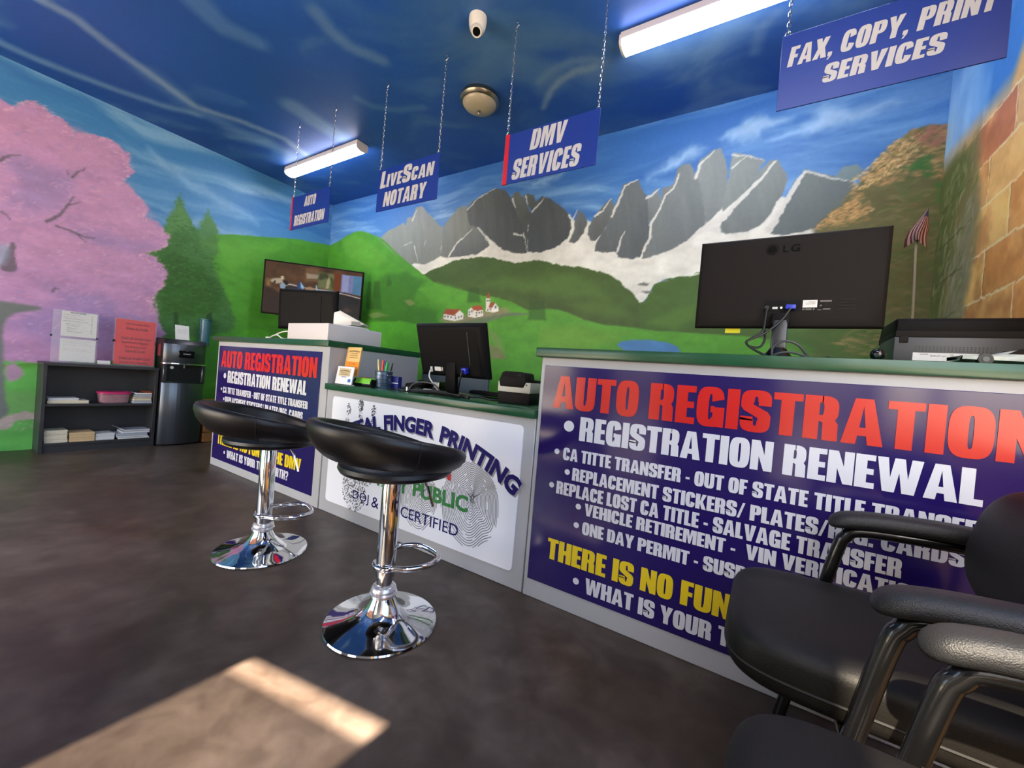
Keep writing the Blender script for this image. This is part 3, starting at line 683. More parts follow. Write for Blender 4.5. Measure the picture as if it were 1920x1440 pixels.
  ('l','7a94aa',0.4,60,60,60,"2623,1861 2587,1754 2579,1606 2691,1418"),
  ('l','8fa6b8',0.4,90,120,120,"1576,1418 1559,1167 1565,993"),
  ('l','5f83aa',0.4,90,140,160,"3962,657 4199,610 4494,667 4740,635"),
  ('l','7490ac',0.4,40,40,40,"4898,412 4923,578 4999,653"),
  ('l','54789f',0.5,40,40,40,"4581,94 4757,112 4945,47"),
 ],
}

# ------------------------------------------------------------------ mural painting (vertex colours of the plastered walls)


def vnoise(x, y, seed, octv=3):
    x = np.asarray(x, np.float32)
    y = np.asarray(y, np.float32)
    out = np.zeros(np.broadcast(x, y).shape, np.float32)
    amp, tot = 1.0, 0.0
    rng = np.random.RandomState(seed)
    tab = rng.rand(64, 64).astype(np.float32)
    for k in range(octv):
        xi, yi = np.floor(x).astype(int), np.floor(y).astype(int)
        fx, fy = x - xi, y - yi
        fx, fy = fx * fx * (3 - 2 * fx), fy * fy * (3 - 2 * fy)
        g = lambda a, b: tab[a & 63, b & 63]
        out += amp * ((g(xi, yi) * (1 - fx) + g(xi + 1, yi) * fx) * (1 - fy) + (g(xi, yi + 1) * (1 - fx) + g(xi + 1, yi + 1) * fx) * fy)
        tot += amp
        amp *= .55
        x, y = x * 2.03 + 17.3, y * 2.03 + 9.1
    return out / tot


def hexc(c):
    return np.array([int(c[i:i + 2], 16) / 255 for i in (0, 2, 4)], np.float32)


def pts_of(s):
    return np.array([[float(q) / 1000 for q in p.split(',')] for p in s.split(' ')], np.float32)


class Canvas:
    def __init__(s, S1, Z1):
        s.s, s.z = np.asarray(S1, np.float32), np.asarray(Z1, np.float32)
        s.X, s.Y = np.meshgrid(s.s, s.z)
        s.c = np.zeros(s.X.shape + (3,), np.float32)
        s.seed = 1

    def win(s, lo, hi, pad):
        i0, i1 = np.searchsorted(s.s, lo[0] - pad), np.searchsorted(s.s, hi[0] + pad)
        j0, j1 = np.searchsorted(s.z, lo[1] - pad), np.searchsorted(s.z, hi[1] + pad)
        return slice(j0, j1), slice(i0, i1)

    def blend(s, w, m, col):
        m = m[..., None]
        s.c[w] = s.c[w] * (1 - m) + col * m

    def mask(s, P, soft, jit, jf):
        w = s.win(P.min(0), P.max(0), soft + jit)
        X, Y = s.X[w], s.Y[w]
        if X.size == 0:
            return w, X
        s.seed += 1
        if jit:
            X = X + (vnoise(X * jf, Y * jf, s.seed, 3) - .5) * 2 * jit
            Y = Y + (vnoise(X * jf + 31, Y * jf + 7, s.seed + 500, 3) - .5) * 2 * jit
        inside = np.zeros(X.shape, bool)
        d2 = np.full(X.shape, 1e9, np.float32)
        n = len(P)
        for i in range(n):
            a, b = P[i], P[(i + 1) % n]
            if a[1] != b[1]:
                t = ((a[1] > Y) != (b[1] > Y)) & (X < (b[0] - a[0]) * (Y - a[1]) / (b[1] - a[1]) + a[0])
                inside ^= t
            e = b - a
            q = np.clip(((X - a[0]) * e[0] + (Y - a[1]) * e[1]) / max(float(e @ e), 1e-9), 0, 1)
            d2 = np.minimum(d2, (X - a[0] - q * e[0]) ** 2 + (Y - a[1] - q * e[1]) ** 2)
        sd = np.sqrt(d2) * np.where(inside, 1, -1)
        m = np.clip(sd / (2 * max(soft, 1e-4)) + .5, 0, 1)
        return w, m * m * (3 - 2 * m)

    def poly(s, col, a, soft, jit, jf, P):
        w, m = s.mask(P, soft, jit, jf)
        if m.size:
            v = vnoise(s.X[w] * 8, s.Y[w] * 14, s.seed + 900, 3)[..., None]
            s.blend(w, m * a, hexc(col) * (.91 + .18 * v))

    def rock(s, col, lit, P):
        w, m = s.mask(P, .005, .012, 22)
        if m.size == 0:
            return
        X, Y = s.X[w], s.Y[w]
        v = vnoise(X * 20 + Y * 4, Y * 3, s.seed + 77, 4)
        lo, hi = P.min(0), P.max(0)
        t = np.clip(.15 + .75 * (Y - lo[1]) / max(hi[1] - lo[1], .01) - .35 * (X - lo[0]) / max(hi[0] - lo[0], .01) + (v - .5) * .7, 0, 1)[..., None]
        s.blend(w, m, (hexc(col) * 1.05 * (1 - t) + hexc(lit) * t) * np.array([.90, .95, .99], np.float32))

    def line(s, col, a, soft, w0, w1, P):
        lo, hi = P.min(0), P.max(0)
        w = s.win(lo, hi, w0 + .05)
        X, Y = s.X[w], s.Y[w]
        if X.size == 0:
            return
        s.seed += 1
        X = X + (vnoise(X * 30, Y * 30, s.seed) - .5) * .02
        Y = Y + (vnoise(X * 30 + 5, Y * 30, s.seed + 3) - .5) * .02
        m = np.zeros(X.shape, np.float32)
        n = len(P) - 1
        for i in range(n):
            e = P[i + 1] - P[i]
            q = np.clip(((X - P[i][0]) * e[0] + (Y - P[i][1]) * e[1]) / max(float(e @ e), 1e-9), 0, 1)
            d = np.sqrt((X - P[i][0] - q * e[0]) ** 2 + (Y - P[i][1] - q * e[1]) ** 2)
            wd = (w0 + (w1 - w0) * (i + q) / n) / 2
            m = np.maximum(m, np.clip((wd - d) / soft + .5, 0, 1))
        s.blend(w, m * a, hexc(col))

    def dabs(s, n, cols, a, ln, wd, ang, spr, seed, P):
        rng = np.random.RandomState(seed)
        lo, hi = P.min(0), P.max(0)
        ptsx, ptsy = [], []
        while len(ptsx) < n:
            x, y = rng.rand() * (hi[0] - lo[0]) + lo[0], rng.rand() * (hi[1] - lo[1]) + lo[1]
            ins = False
            for i in range(len(P)):
                p, q = P[i], P[i - 1]
                if (p[1] > y) != (q[1] > y) and x < (q[0] - p[0]) * (y - p[1]) / (q[1] - p[1]) + p[0]:
                    ins = not ins
            if ins:
                ptsx.append(x)
                ptsy.append(y)
        C = [hexc(c) for c in cols]
        for x, y in zip(ptsx, ptsy):
            l, b = ln * (.5 + rng.rand()) / 2, wd * (.6 + .8 * rng.rand()) / 2
            t = R(ang + spr * rng.randn())
            c = C[rng.randint(len(C))]
            w = s.win((x, y), (x, y), l)
            X, Y = s.X[w] - x, s.Y[w] - y
            if X.size == 0:
                continue
            u, v = X * math.cos(t) + Y * math.sin(t), -X * math.sin(t) + Y * math.cos(t)
            v = v + .25 * u * u / l
            m = np.clip(1.25 * (1 - (u / l) ** 2 - (v / b) ** 2), 0, 1)
            s.blend(w, m * a * (.5 + .5 * rng.rand()), c)

    def run(s, ops):
        for o in ops:
            k = o[0]
            if k == 'p':
                s.poly(o[1], o[2], o[3] / 1000, o[4] / 1000, o[5], pts_of(o[6]))
            elif k == 'r':
                s.rock(o[1], o[2], pts_of(o[3]))
            elif k == 'l':
                s.line(o[1], o[2], o[3] / 1000, o[4] * .0016, o[5] * .0016, pts_of(o[6]))
            else:
                s.dabs(o[1], o[2], o[3], o[4] / 1000, o[5] / 1000, o[6], o[7], o[8], pts_of(o[9]))

    def clouds(s, col, fs, fz, shx, seed, lo, hi, a, zmask=None):
        v = vnoise(s.X * fs + s.Y * shx, s.Y * fz + vnoise(s.X * 1.2, s.Y * 1.2, seed + 9) * 1.6, seed, 5)
        m = np.clip((v - lo) / (hi - lo), 0, 1) ** 1.3 * a
        if zmask is not None:
            m = m * zmask
        s.blend((slice(None), slice(None)), m, hexc(col))

    def wall(s, name, fn, m, flip, gain=1.0, keep=None):
        nz, ns = s.X.shape
        co = np.empty((nz * ns, 3), np.float32)
        fn(co, s.X.ravel(), s.Y.ravel())
        i = np.arange(nz * ns).reshape(nz, ns)
        q = np.stack([i[:-1, :-1], i[:-1, 1:], i[1:, 1:], i[1:, :-1]], -1).reshape(-1, 4)
        if keep is not None:
            q = q[keep(co[q].mean(1))]
        if flip:
            q = q[:, ::-1]
        me = bpy.data.meshes.new(name)
        me.vertices.add(len(co))
        me.vertices.foreach_set('co', co.ravel())
        me.loops.add(q.size)
        me.loops.foreach_set('vertex_index', q.ravel().astype(np.int32))
        me.polygons.add(len(q))
        me.polygons.foreach_set('loop_start', np.arange(0, q.size, 4, dtype=np.int32))
        me.update(calc_edges=True)
        c = s.c.reshape(-1, 3)
        g = (c @ np.array([.3, .59, .11], np.float32))[:, None]
        c = np.clip((g + (c - g) * .86) * gain, 0, 1)
        c = np.where(c <= .04045, c / 12.92, ((c + .055) / 1.055) ** 2.4)
        at = me.color_attributes.new('paint', 'FLOAT_COLOR', 'POINT')
        at.data.foreach_set('color', np.concatenate([c, np.ones((len(c), 1))], 1).astype(np.float32).ravel())
        me.materials.append(m)
        o = bpy.data.objects.new(name, me)
        COL.objects.link(o)
        o['kind'] = 'structure'
        return o


def steps(*seg):
    """1D grid from (start, end, step) pieces"""
    out = []
    for a, b, st in seg:
        out.append(np.linspace(a, b, max(2, int(round((b - a) / st)) + 1))[:-1])
    return np.concatenate(out + [np.array([seg[-1][1]])])


paint = mat('mural_paint', attr='paint', rough=.5, var=.05, vscale=30, bump=.12, bscale=160, spec=.35)

# back wall: sky, mountains, valley
cv = Canvas(steps((0, 1.4, .012), (1.4, L, .0085)), steps((0, .85, .06), (.85, H, .0085)))
t = np.clip((cv.Y - 1.9) / 1.1, 0, 1)[..., None]
cv.c[:] = hexc('6aa2d6') * (1 - t) + hexc('2664b8') * t
zm = np.clip((H - cv.Y) / .5, .35, 1)
cv.clouds('2763b4', .9, 5.0, .4, 21, .45, .7, .8)
cv.clouds('86b6e0', .8, 6.0, .5, 12, .5, .72, .75, zm)
cv.clouds('a5c8e8', 1.2, 9.0, .9, 5, .58, .75, .6, zm)
cv.clouds('5f97d2', 1.0, 8.0, -.6, 42, .5, .7, .5)
for q in ("5023,2700 5180,2760 5300,2860 5420,2800 5640,2790 5500,2740 5300,2720", "4200,2620 4350,2700 4500,2790 4600,2750 4420,2660", "3150,2760 3300,2800 3480,2840 3420,2790 3250,2740", "4700,2790 4840,2880 4960,2900 5100,2840 5000,2780 4800,2760"):
    cv.poly('9cc2e4', .75, .05, .05, 9, pts_of(q))
cv.poly('4a9a26', 1, .03, .02, 9, pts_of("0,0 6000,0 6000,1400 3900,1400 3000,1450 0,1500"))
cv.run(MURAL['back'])
cv.wall('wall_back', lambda co, a, b: co.__setitem__(slice(None), np.stack([a, 0 * a, b], 1)), paint, False, 1.04)

# left wall: cherry tree, pines, meadow
cv = Canvas(steps((0, 3.1, .0095), (3.1, YD, .05)), steps((0, H, .0095)))
t = np.clip((cv.Y - 1.9) / 1.1, 0, 1)[..., None]
cv.c[:] = hexc('4f8ccb') * (1 - t) + hexc('2f78b8') * t
cv.clouds('7fb0d6', .55, 3.6, 1.6, 31, .47, .7, .75)
cv.clouds('93bbdc', 1.0, 6.0, 2.6, 8, .52, .74, .6)
cv.clouds('2a6ab4', .8, 5.0, 2.0, 14, .52, .72, .7)
for q in ("550,2240 900,2330 1250,2330 1500,2270 1750,2290 1500,2220 1150,2230 850,2180", "250,2120 500,2210 800,2200 1100,2140 800,2120 500,2090", "900,2480 1250,2590 1600,2700 1900,2800 1850,2700 1500,2580 1150,2480"):
    cv.poly('86b2da', .6, .06, .06, 7, pts_of(q))
cv.poly('5cb84e', 1, .03, .02, 9, pts_of("-100,0 4200,0 4200,900 0,900"))
cv.poly('3a7a2c', 1, .03, .02, 9, pts_of('1450,1300 2100,1300 2100,2000 1750,2100 1450,2200'))
cv.run(MURAL['left'])
cv.wall('wall_left', lambda co, a, b: co.__setitem__(slice(None), np.stack([0 * a, -a, b], 1)), paint, True, 1.02)

# right wall: painted ashlar blocks fading into moss at the corner
cv = Canvas(steps((0, 1.5, .0055), (1.5, YD, .03)), steps((0, .9, .08), (.9, H, .0065)))
rows = [0, .2, .4, .6, .81, 1.02, 1.235, 1.45, 1.662, 1.876, 2.088, 2.29, 2.5, 2.72, 2.95, 3.2]
joint = {1.45: [.668, 1.1], 1.662: [.31, .845, 1.3], 1.876: [.63, 1.02], 2.088: [.435, .828, 1.2], 2.29: [.5, .9], 1.235: [.5, .95]}
pal = ['c08a48', 'b5763c', 'a8602f', 'c3955a', 'b47f42', '9c5a30', 'bd9050']
fix = {(1.45, 0): 'c0904a', (1.45, 1): 'ad6e34', (1.662, 1): 'c09450', (1.662, 2): 'b5773a', (1.876, 1): 'bf9152', (1.876, 2): 'a4552a', (2.088, 1): 'a35f38', (2.088, 2): 'b98f58', (1.876, 0): 'b07840', (1.235, 1): 'bb8545'}
rng = random.Random(4)
for i in range(len(rows) - 1):
    z0, z1 = rows[i], rows[i + 1]
    js = joint.get(z0) or [.2 + rng.random() * .3, .75 + rng.random() * .2, 1.25 + rng.random() * .2]
    js = [0] + js
    while js[-1] < 5.2:
        js.append(js[-1] + .36 + rng.random() * .25)
    for k in range(len(js) - 1):
        P = np.array([[js[k], z0], [js[k + 1], z0], [js[k + 1], z1], [js[k], z1]], np.float32)
        cv.poly(fix.get((z0, k)) or pal[rng.randrange(len(pal))], 1, .003, .004, 9, P)
v = vnoise(cv.X * 7, cv.Y * 7, 71, 4)
cv.blend((slice(None), slice(None)), np.clip((v - .5) * 2.2, 0, .5), hexc('d2a05c'))
v = vnoise(cv.X * 5, cv.Y * 5, 72, 4)
cv.blend((slice(None), slice(None)), np.clip((v - .58) * 3, 0, .5), hexc('8a4c2a'))
for i in range(1, len(rows) - 1):
    cv.line('d8bd92', .8, .004, .009, .009, np.array([[0, rows[i] - .004], [1.0, rows[i]], [5.1, rows[i]]], np.float32))
    js = [0] + (joint.get(rows[i]) or [])
    for x in js[1:]:
        cv.line('d8bd92', .75, .004, .008, .008, np.array([[x, rows[i]], [x - .01, rows[i + 1]]], np.float32))
moss = pts_of("-50,800 -50,2330 330,2330 470,2300 500,2180 470,2060 520,1950 560,1800 510,1640 500,1470 470,1300 480,800")
cv.poly('5c5835', .93, .07, .07, 7, moss)
cv.poly('6a6652', .8, .06, .07, 8, pts_of("190,1380 470,1400 520,1560 500,1700 540,1830 500,2000 420,2000 300,1850 240,1600"))
cv.poly('445228', .85, .06, .07, 8, pts_of("-50,900 200,950 230,1400 190,1700 300,2000 420,2200 300,2300 -50,2250"))
cv.dabs(300, ['4b5d2a', '7f7a58', '6b6c3c', '8a8068'], .5, .09, .03, 60, 25, 9, pts_of("0,1000 480,1000 520,1800 480,2250 0,2250"))
for z0, sx in ((1.655, .42), (1.862, .48), (2.075, .44), (1.44, .38)):
    cv.line('3a3c26', .7, .006, .011, .006, np.array([[.06, z0 - .012], [.25, z0 - .002], [sx, z0 + .004]], np.float32))
v = vnoise(cv.X * 2.2, cv.Y * 3, 33, 4)
edge = 2.27 + .05 * (v - .5) * 2
edge = edge + np.clip(cv.X - .75, 0, 2) * 1.4
m = np.clip((cv.Y - edge) / .12, 0, 1)
skyc = hexc('2f68ae') + (hexc('76a2cc') - hexc('2f68ae')) * np.clip((vnoise(cv.X * 3, cv.Y * 2, 34, 3) - .35) * 2.5, 0, 1)[..., None]
cv.c[:] = cv.c * (1 - m[..., None]) + skyc * m[..., None]
cv.wall('wall_right', lambda co, a, b: co.__setitem__(slice(None), np.stack([0 * a + L, -a, b], 1)), paint, False, 1.32,
        lambda p: ~((p[:, 1] < -1.95) & (p[:, 1] > -4.55) & (p[:, 2] > .78) & (p[:, 2] < 2.72)))

# ceiling: deep blue sky with thin cloud streaks
cv = Canvas(steps((0, L, .018)), steps((0, 3.6, .018), (3.6, YD, .05)))
cv.c[:] = hexc('17479c')
v = vnoise(cv.X * .7, cv.Y * .7, 51, 3)[..., None]
cv.c[:] = cv.c * (.82 + .36 * v)
cv.clouds('46709f', 1.0, 1.3, .5, 52, .5, .78, .75)
cv.clouds('6285a8', 1.6, 2.2, 1.4, 58, .56, .8, .6)
cv.run(MURAL["ceil"])
cv.wall('ceiling', lambda co, a, b: co.__setitem__(slice(None), np.stack([a, -b, 0 * a + H], 1)), paint, False, 1.12, lambda p: p[:, 1] > YF - .18 + (p[:, 0] - 4.1) * .18)

# ------------------------------------------------------------------ room shell
m_floor = mat('floor_polish', '463e39', rough=.38, var=.30, vscale=.9, bump=.05, bscale=30, spec=.4)
n, l = m_floor.node_tree.nodes, m_floor.node_tree.links
base = n['Principled BSDF'].inputs['Base Color'].links[0].from_socket     # broad cloudiness, then smaller stains and scuffs on top
tc = n.new('ShaderNodeTexCoord')
for sc, det, lo, hi, c0, c1, fac, dist in ((3.2, 8, .42, .70, 'b8b0a8', 'ffffff', .75, 1.2), (11, 8, .35, .66, 'a9a29c', 'ffffff', .6, .6), (1.6, 6, .52, .72, 'ffffff', 'e9dccb', 1.0, .8)):
    t = n.new('ShaderNodeTexNoise')
    t.inputs['Scale'].default_value, t.inputs['Detail'].default_value, t.inputs['Distortion'].default_value = sc, det, dist
    l.new(tc.outputs['Object'], t.inputs['Vector'])
    r = n.new('ShaderNodeValToRGB')
    r.color_ramp.elements[0].position, r.color_ramp.elements[1].position = lo, hi
    r.color_ramp.elements[0].color, r.color_ramp.elements[1].color = (*lin(c0), 1), (*lin(c1), 1)
    l.new(t.outputs['Fac'], r.inputs[0])
    mx = n.new('ShaderNodeMix')
    mx.data_type, mx.blend_type = 'RGBA', 'MULTIPLY'
    mx.inputs[0].default_value = fac
    l.new(base, mx.inputs[6])
    l.new(r.outputs[0], mx.inputs[7])
    base = mx.outputs[2]
mx = n.new('ShaderNodeMix')
mx.data_type, mx.blend_type = 'RGBA', 'MULTIPLY'
mx.inputs[0].default_value = 1.0
mx.inputs[7].default_value = (1.75, 1.7, 1.66, 1)
l.new(base, mx.inputs[6])
l.new(mx.outputs[2], n['Principled BSDF'].inputs['Base Color'])
m_plaster = mat('plaster', 'b8b2a6', rough=.8, var=.04)
m_frame = mat('storefront_frame', '4a4a4c', rough=.4, metal=.6)
m_outside = mat('pavement', 'a39c92', rough=.9, var=.15, vscale=2)
b = MB().box(-.1, -YD - .05, -.12, L + .1, .1, 0)
struct('floor', b, m_floor)
b = MB()
T0, T1 = YF - .16, YF
open_ = [(0.3, 3.3, .1, 2.85), (3.71, 4.325, 0.0, 1.875), (5.16, 5.75, .1, 2.4)]
xs = [-.2]
for x0, x1, z0, z1 in open_:
    b.box(xs[-1], T0, 0, x0, T1, H)
    if z0 > 0:
        b.box(x0, T0, 0, x1, T1, z0)
    b.box(x0, T0, z1, x1, T1, H)
    xs.append(x1)
b.box(xs[-1], T0, 0, L - .06, T1, H)
b.v = [tuple(FRONT @ Vector(p)) for p in b.v]
struct('wall_front', b, m_plaster)
for k, (x0, x1, z0, z1) in enumerate(open_):
    b = MB()
    w = .045
    b.box(x0, T0 + .04, z0, x0 + w, T0 + .1, z1).box(x1 - w, T0 + .04, z0, x1, T0 + .1, z1)
    b.box(x0, T0 + .04, z1 - w, x1, T0 + .1, z1)
    b.box(x0, T0 + .04, z0, x1, T0 + .1, z0 + w)
    if k == 0:
        b.box(1.78, T0 + .04, z0, 1.82, T0 + .1, z1)
    b.v = [tuple(FRONT @ Vector(p)) for p in b.v]
    struct(('window_1', 'door_1', 'window_2')[k], b, m_frame)
# film added in the doorway to dim the sun patch, top strip left open
m_film = bpy.data.materials.new('added_door_film')
m_film.use_nodes = True
nn = m_film.node_tree
nn.nodes.remove(nn.nodes['Principled BSDF'])
tr = nn.nodes.new('ShaderNodeBsdfTransparent')
tr.inputs[0].default_value = (.43, .43, .43, 1)
nn.links.new(tr.outputs[0], nn.nodes['Material Output'].inputs[0])
b = MB().box(3.755, T0 + .06, .045, 4.28, T0 + .065, 1.735)
b.v = [tuple(FRONT @ Vector(p)) for p in b.v]
struct('added_sunshade_1', b, m_film)
m_film2 = m_film.copy()
m_film2.name = 'added_chair_film'
m_film2.node_tree.nodes['Transparent BSDF'].inputs[0].default_value = (.5, .5, .5, 1)
b = MB().box(5.205, T0 + .06, .145, 5.705, T0 + .065, 2.355)
b.v = [tuple(FRONT @ Vector(p)) for p in b.v]
struct('added_sunshade_3', b, m_film2)  # film pane added to weaken the sun falling on the chairs
# street side: unseen overhang added to keep the sun off the floor, pavement
yw = lambda x: YF - .17 + (x - 4.1) * .18
b = MB().prism([(-.8, yw(-.8), 2.95), (3.52, yw(3.52), 2.95), (3.42, yw(3.42) - 2.8, 2.95), (-.9, yw(-.9) - 2.8, 2.95)], (0, 0, .05))
struct('added_sunshade_2', b, mat('added_awning', '5c3b34', rough=.8))
b = MB()
for a, c in ((-4.58, -4.53), (-1.99, -1.94), (-3.27, -3.23)):
    b.box(L + .005, a, .76, L + .06, c, 2.74)
b.box(L + .005, -4.58, .76, L + .06, -1.94, .81).box(L + .005, -4.58, 2.69, L + .06, -1.94, 2.74)
struct('added_window', b, m_frame)  # unseen side opening added to brighten faces turned to the right
struct('floor_outside', MB().box(-12, -26, -.16, 22, 10, -.121), m_outside)

# ------------------------------------------------------------------ counters
m_grey = mat('counter_grey', 'a3a5a9', rough=.42, var=.03, vscale=5)
m_green = mat('counter_green', '17482f', rough=.24, var=.10, vscale=14, spec=.4)
m_navy = mat('sign_navy', '1f1354', rough=.14, spec=.5)
m_red = mat('letter_red', 'bb1d1a', rough=.2)
m_white = mat('letter_white', 'c8cad2', rough=.25)
m_yellow = mat('letter_yellow', 'd6bd22', rough=.25)
m_board = mat('sign_white', 'e2e6ee', rough=.25, spec=.4)


def reg_sign(T, x0, x1, z0, z1):
    p = T.part('sign_panel', MB().box(x0, -D - .004, z0, x1, -D + .001, z1, .0015, 1), m_navy, label='glossy purple registration price panel')
    y = -D - .0055
    x = lambda t: x0 + t
    b = MB()
    impact(b, 'AUTO REGISTRATION', x(.052), x(1.398), .822, .955, y)
    T.part('red_lettering', b, m_red, p)
    b = MB()
    for txt, a, c, e, f, bx, br in (('REGISTRATION RENEWAL', .182, 1.297, .700, .796, .134, .0225),
                                    ('CA TITTE TRANSFER - OUT OF STATE TITLE TRANSFER', .119, 1.325, .612, .662, .090, .0115),
                                    ('REPLACEMENT STICKERS/ PLATES/REG. CARDS', .167, 1.277, .535, .586, .144, .0115),
                                    ('REPLACE LOST CA TITLE - SALVAGE TRANSFER', .102, 1.160, .468, .520, .079, .0115),
                                    ('VEHICLE RETIREMENT -  VIN VERIFICATION', .232, 1.216, .408, .456, .205, .0115),
                                    ('ONE DAY PERMIT - SUSPENSION REMOVAL', .229, 1.21, .332, .381, .203, .0115),
                                    ('WHAT IS YOUR TIME WORTH?', .262, 1.160, .104, .166, .222, .013)):
        impact(b, txt, x(a), x(c), e, f, y)
        bullet(b, x(bx), (e + f) / 2 + .004, br, y)
    T.part('white_lettering', b, m_white, p)
    for b in impact_words('THERE IS NO FUN AT THE DMV', x(.085), x(1.30), .192, .277, y):
        T.part('yellow_lettering', b, m_yellow, p)


T = Thing('reception_counter', 'tall grey counter with purple sign, nearest the water cooler, under a white box', 'counter', (2.0, -1.3, 0))
T.part('body', MB().box(1.235, -D, 0, 2.755, -.93, 1.031, .003, 1), m_grey)
T.part('corner_trim', MB().box(2.73, -D - .003, 0, 2.778, -.925, 1.031, .003, 1), m_grey)
T.part('worktop', MB().box(1.165, -D - .022, 1.031, 2.785, -.9, 1.07, .003, 2), m_green, label='dark green worktop')
reg_sign(T, 1.264, 2.70, .062, .994)

T = Thing('service_counter', 'low grey counter with the white fingerprint sign, between two taller counters', 'counter', (3.5, -1.3, 0))
T.part('body', MB().box(2.78, -D + .002, 0, 4.288, -.93, .762, .003, 1), m_grey)
T.part('worktop', MB().box(2.782, -D - .022, .762, 4.29, -.9, .80, .003, 2), m_green, label='green worktop')
bx0, bx1, bz0, bz1, rr = 2.853, 4.232, .076, .725, .022
pp = []
for cx, cz, a0 in ((bx1 - rr, bz1 - rr, 0), (bx0 + rr, bz1 - rr, 90), (bx0 + rr, bz0 + rr, 180), (bx1 - rr, bz0 + rr, 270)):
    for k in range(6):
        a = R(a0 + 18 * k)
        pp.append((cx + rr * math.cos(a), -D - .004, cz + rr * math.sin(a)))
sp = T.part('sign_panel', MB().prism(pp, (0, .006, 0)), m_board, label='glossy white panel with rounded corners')
y0 = -D - .0046
m_ink = mat('fingerprint_ink', '5d5f66', rough=.5)
rng = random.Random(3)
b = MB()


def ridge(b, cx, cz, rx, rz, a0, a1, w, wob, ph, brk, inside):
    pts = []
    n = 64
    for k in range(n + 1):
        a = R(a0 + (a1 - a0) * k / n)
        f = 1 + wob * math.sin(3 * a + ph) + wob * .5 * math.sin(7 * a + 2 * ph)
        pts.append((cx + rx * f * math.cos(a), cz + rz * f * math.sin(a) + .012 * math.sin(5 * a)))
    on_ = True
    for k in range(n):
        if rng.random() < brk:
            on_ = not on_
        elif not on_ and rng.random() < .6:
            on_ = True
        (xa, za), (xb, zb) = pts[k], pts[k + 1]
        if not on_ or not (inside(xa, za) and inside(xb, zb)):
            continue
        dx, dz = xb - xa, zb - za
        ll = math.hypot(dx, dz) or 1
        nx, nz = -dz / ll * w, dx / ll * w
        b.poly([(xa - nx, y0, za - nz), (xb - nx, y0, zb - nz), (xb + nx, y0, zb + nz), (xa + nx, y0, za + nz)])


def print_at(b, cx, cz, hx, hz, core, k0):
    ins = lambda x, z: ((x - cx) / hx) ** 2 + ((z - cz) / hz) ** 2 < 1 and bz0 + .03 < z < bz1 - .03
    for k in range(k0):
        r = .008 + k * .0085
        ridge(b, core[0] - .0006 * k, core[1] - .0022 * k, r, r * (1.35 - .004 * k), -70, 290, .0017, .045, 1.0 + k * .07, .035, ins)
    for k in range(0):       # flat ridges running across the base of the print
        z = core[1] - .02 - k * .0088
        ridge(b, core[0] + .02, z - .35, .5, .35 + .01 * math.sin(k), 60, 125, .0016, .02, k * .3, .07,
              lambda x, zz: ins(x, zz) and zz < core[1] - .012 - .2 * abs(x - core[0]))


print_at(b, 3.965, .315, .178, .205, (3.985, .345), 34)
print_at(b, 3.64, .27, .13, .17, (3.66, .30), 28)
T.part('fingerprint', b, m_ink, sp)
b = MB()


def smudge(cx, cz, hx, hz, n, tilt=0.0):
    for _ in range(n):
        a, r = rng.random() * 6.283, math.sqrt(rng.random())
        x, z = hx * r * math.cos(a), hz * r * math.sin(a)
        x, z = cx + x * math.cos(tilt) - z * math.sin(tilt), cz + x * math.sin(tilt) + z * math.cos(tilt)
        l, w = .004 + rng.random() * .008, .0015 + rng.random() * .003
        t = rng.gauss(.5, .7)
        c, q = math.cos(t), math.sin(t)
        b.poly([(x + l * c, y0, z + l * q), (x + w * q, y0, z - w * c), (x - l * c * .8, y0, z - l * q), (x - w * q, y0, z + w * c)])


for cx, cz, hx, hz, n, t in ((3.125, .695, .026, .036, 60, 0), (3.13, .63, .02, .028, 26, 0), (3.015, .66, .02, .034, 34, .2), (3.01, .585, .02, .025, 22, .2), (3.24, .675, .02, .034, 40, -.15),
                             (3.24, .61, .018, .026, 20, -.1), (2.915, .39, .02, .05, 34, .5), (2.93, .5, .018, .03, 22, .4), (3.12, .2, .11, .13, 420, .2), (3.04, .33, .07, .07, 90, 0), (3.2, .3, .09, .06, 110, 0)):
    smudge(cx, cz, hx, hz, n, t)
T.part('handprint', b, m_ink, sp)
m_navyink = mat('letter_navy', '17125a', rough=.5, spec=.15)
m_shadow = mat('letter_grey', '8f8f96', rough=.4)
ARC = 1.25


def arch(dx, dz):
    def f(x, z):
        t = x / ARC
        return (3.545 + (ARC + z) * math.sin(t) + dx, y0 - .0012 if dx == 0 else y0 - .0006, .595 - ARC + (ARC + z) * math.cos(t) + dz)
    return f


def warp_text(b, fn, dx):
    # letters grow a little towards the sides, as on the panel
    for word, a, c in (('DIGITAL', -.68, -.235), ('FINGER', -.205, .165), ('PRINTING', .205, .70)):
        sans(b, word, fn, a, c, .0, .086, bold=.05)


b = MB()
warp_text(b, arch(.008, -.007), 1)
T.part('letter_shadow', b, m_shadow, sp)
b = MB()
warp_text(b, arch(0, 0), 0)
flat = lambda x, z: (x, y0 - .0012, z)
for word, a, c, e, f in (('DOJ', 3.116, 3.258, .133, .196), ('&', 3.285, 3.345, .136, .196), ('FBI', 3.37, 3.485, .139, .196), ('CERTIFIED', 3.52, 3.918, .142, .199)):
    bw = MB()
    sans(bw, word, flat, a, c, e, f)
    T.part('navy_lettering', bw, m_navyink, sp)
T.part('navy_lettering', b, m_navyink, sp)
b = MB()
sans(b, 'NOTARY', flat, 3.13, 3.565, .265, .343, bold=.035)
sans(b, 'PUBLIC', flat, 3.597, 3.965, .27, .350, bold=.035)
T.part('green_lettering', b, mat('letter_green', '17702c', rough=.3), sp)
b = MB()
sans(b, 'LIVE SCAN', flat, 3.2, 3.846, .40, .49, bold=.022)
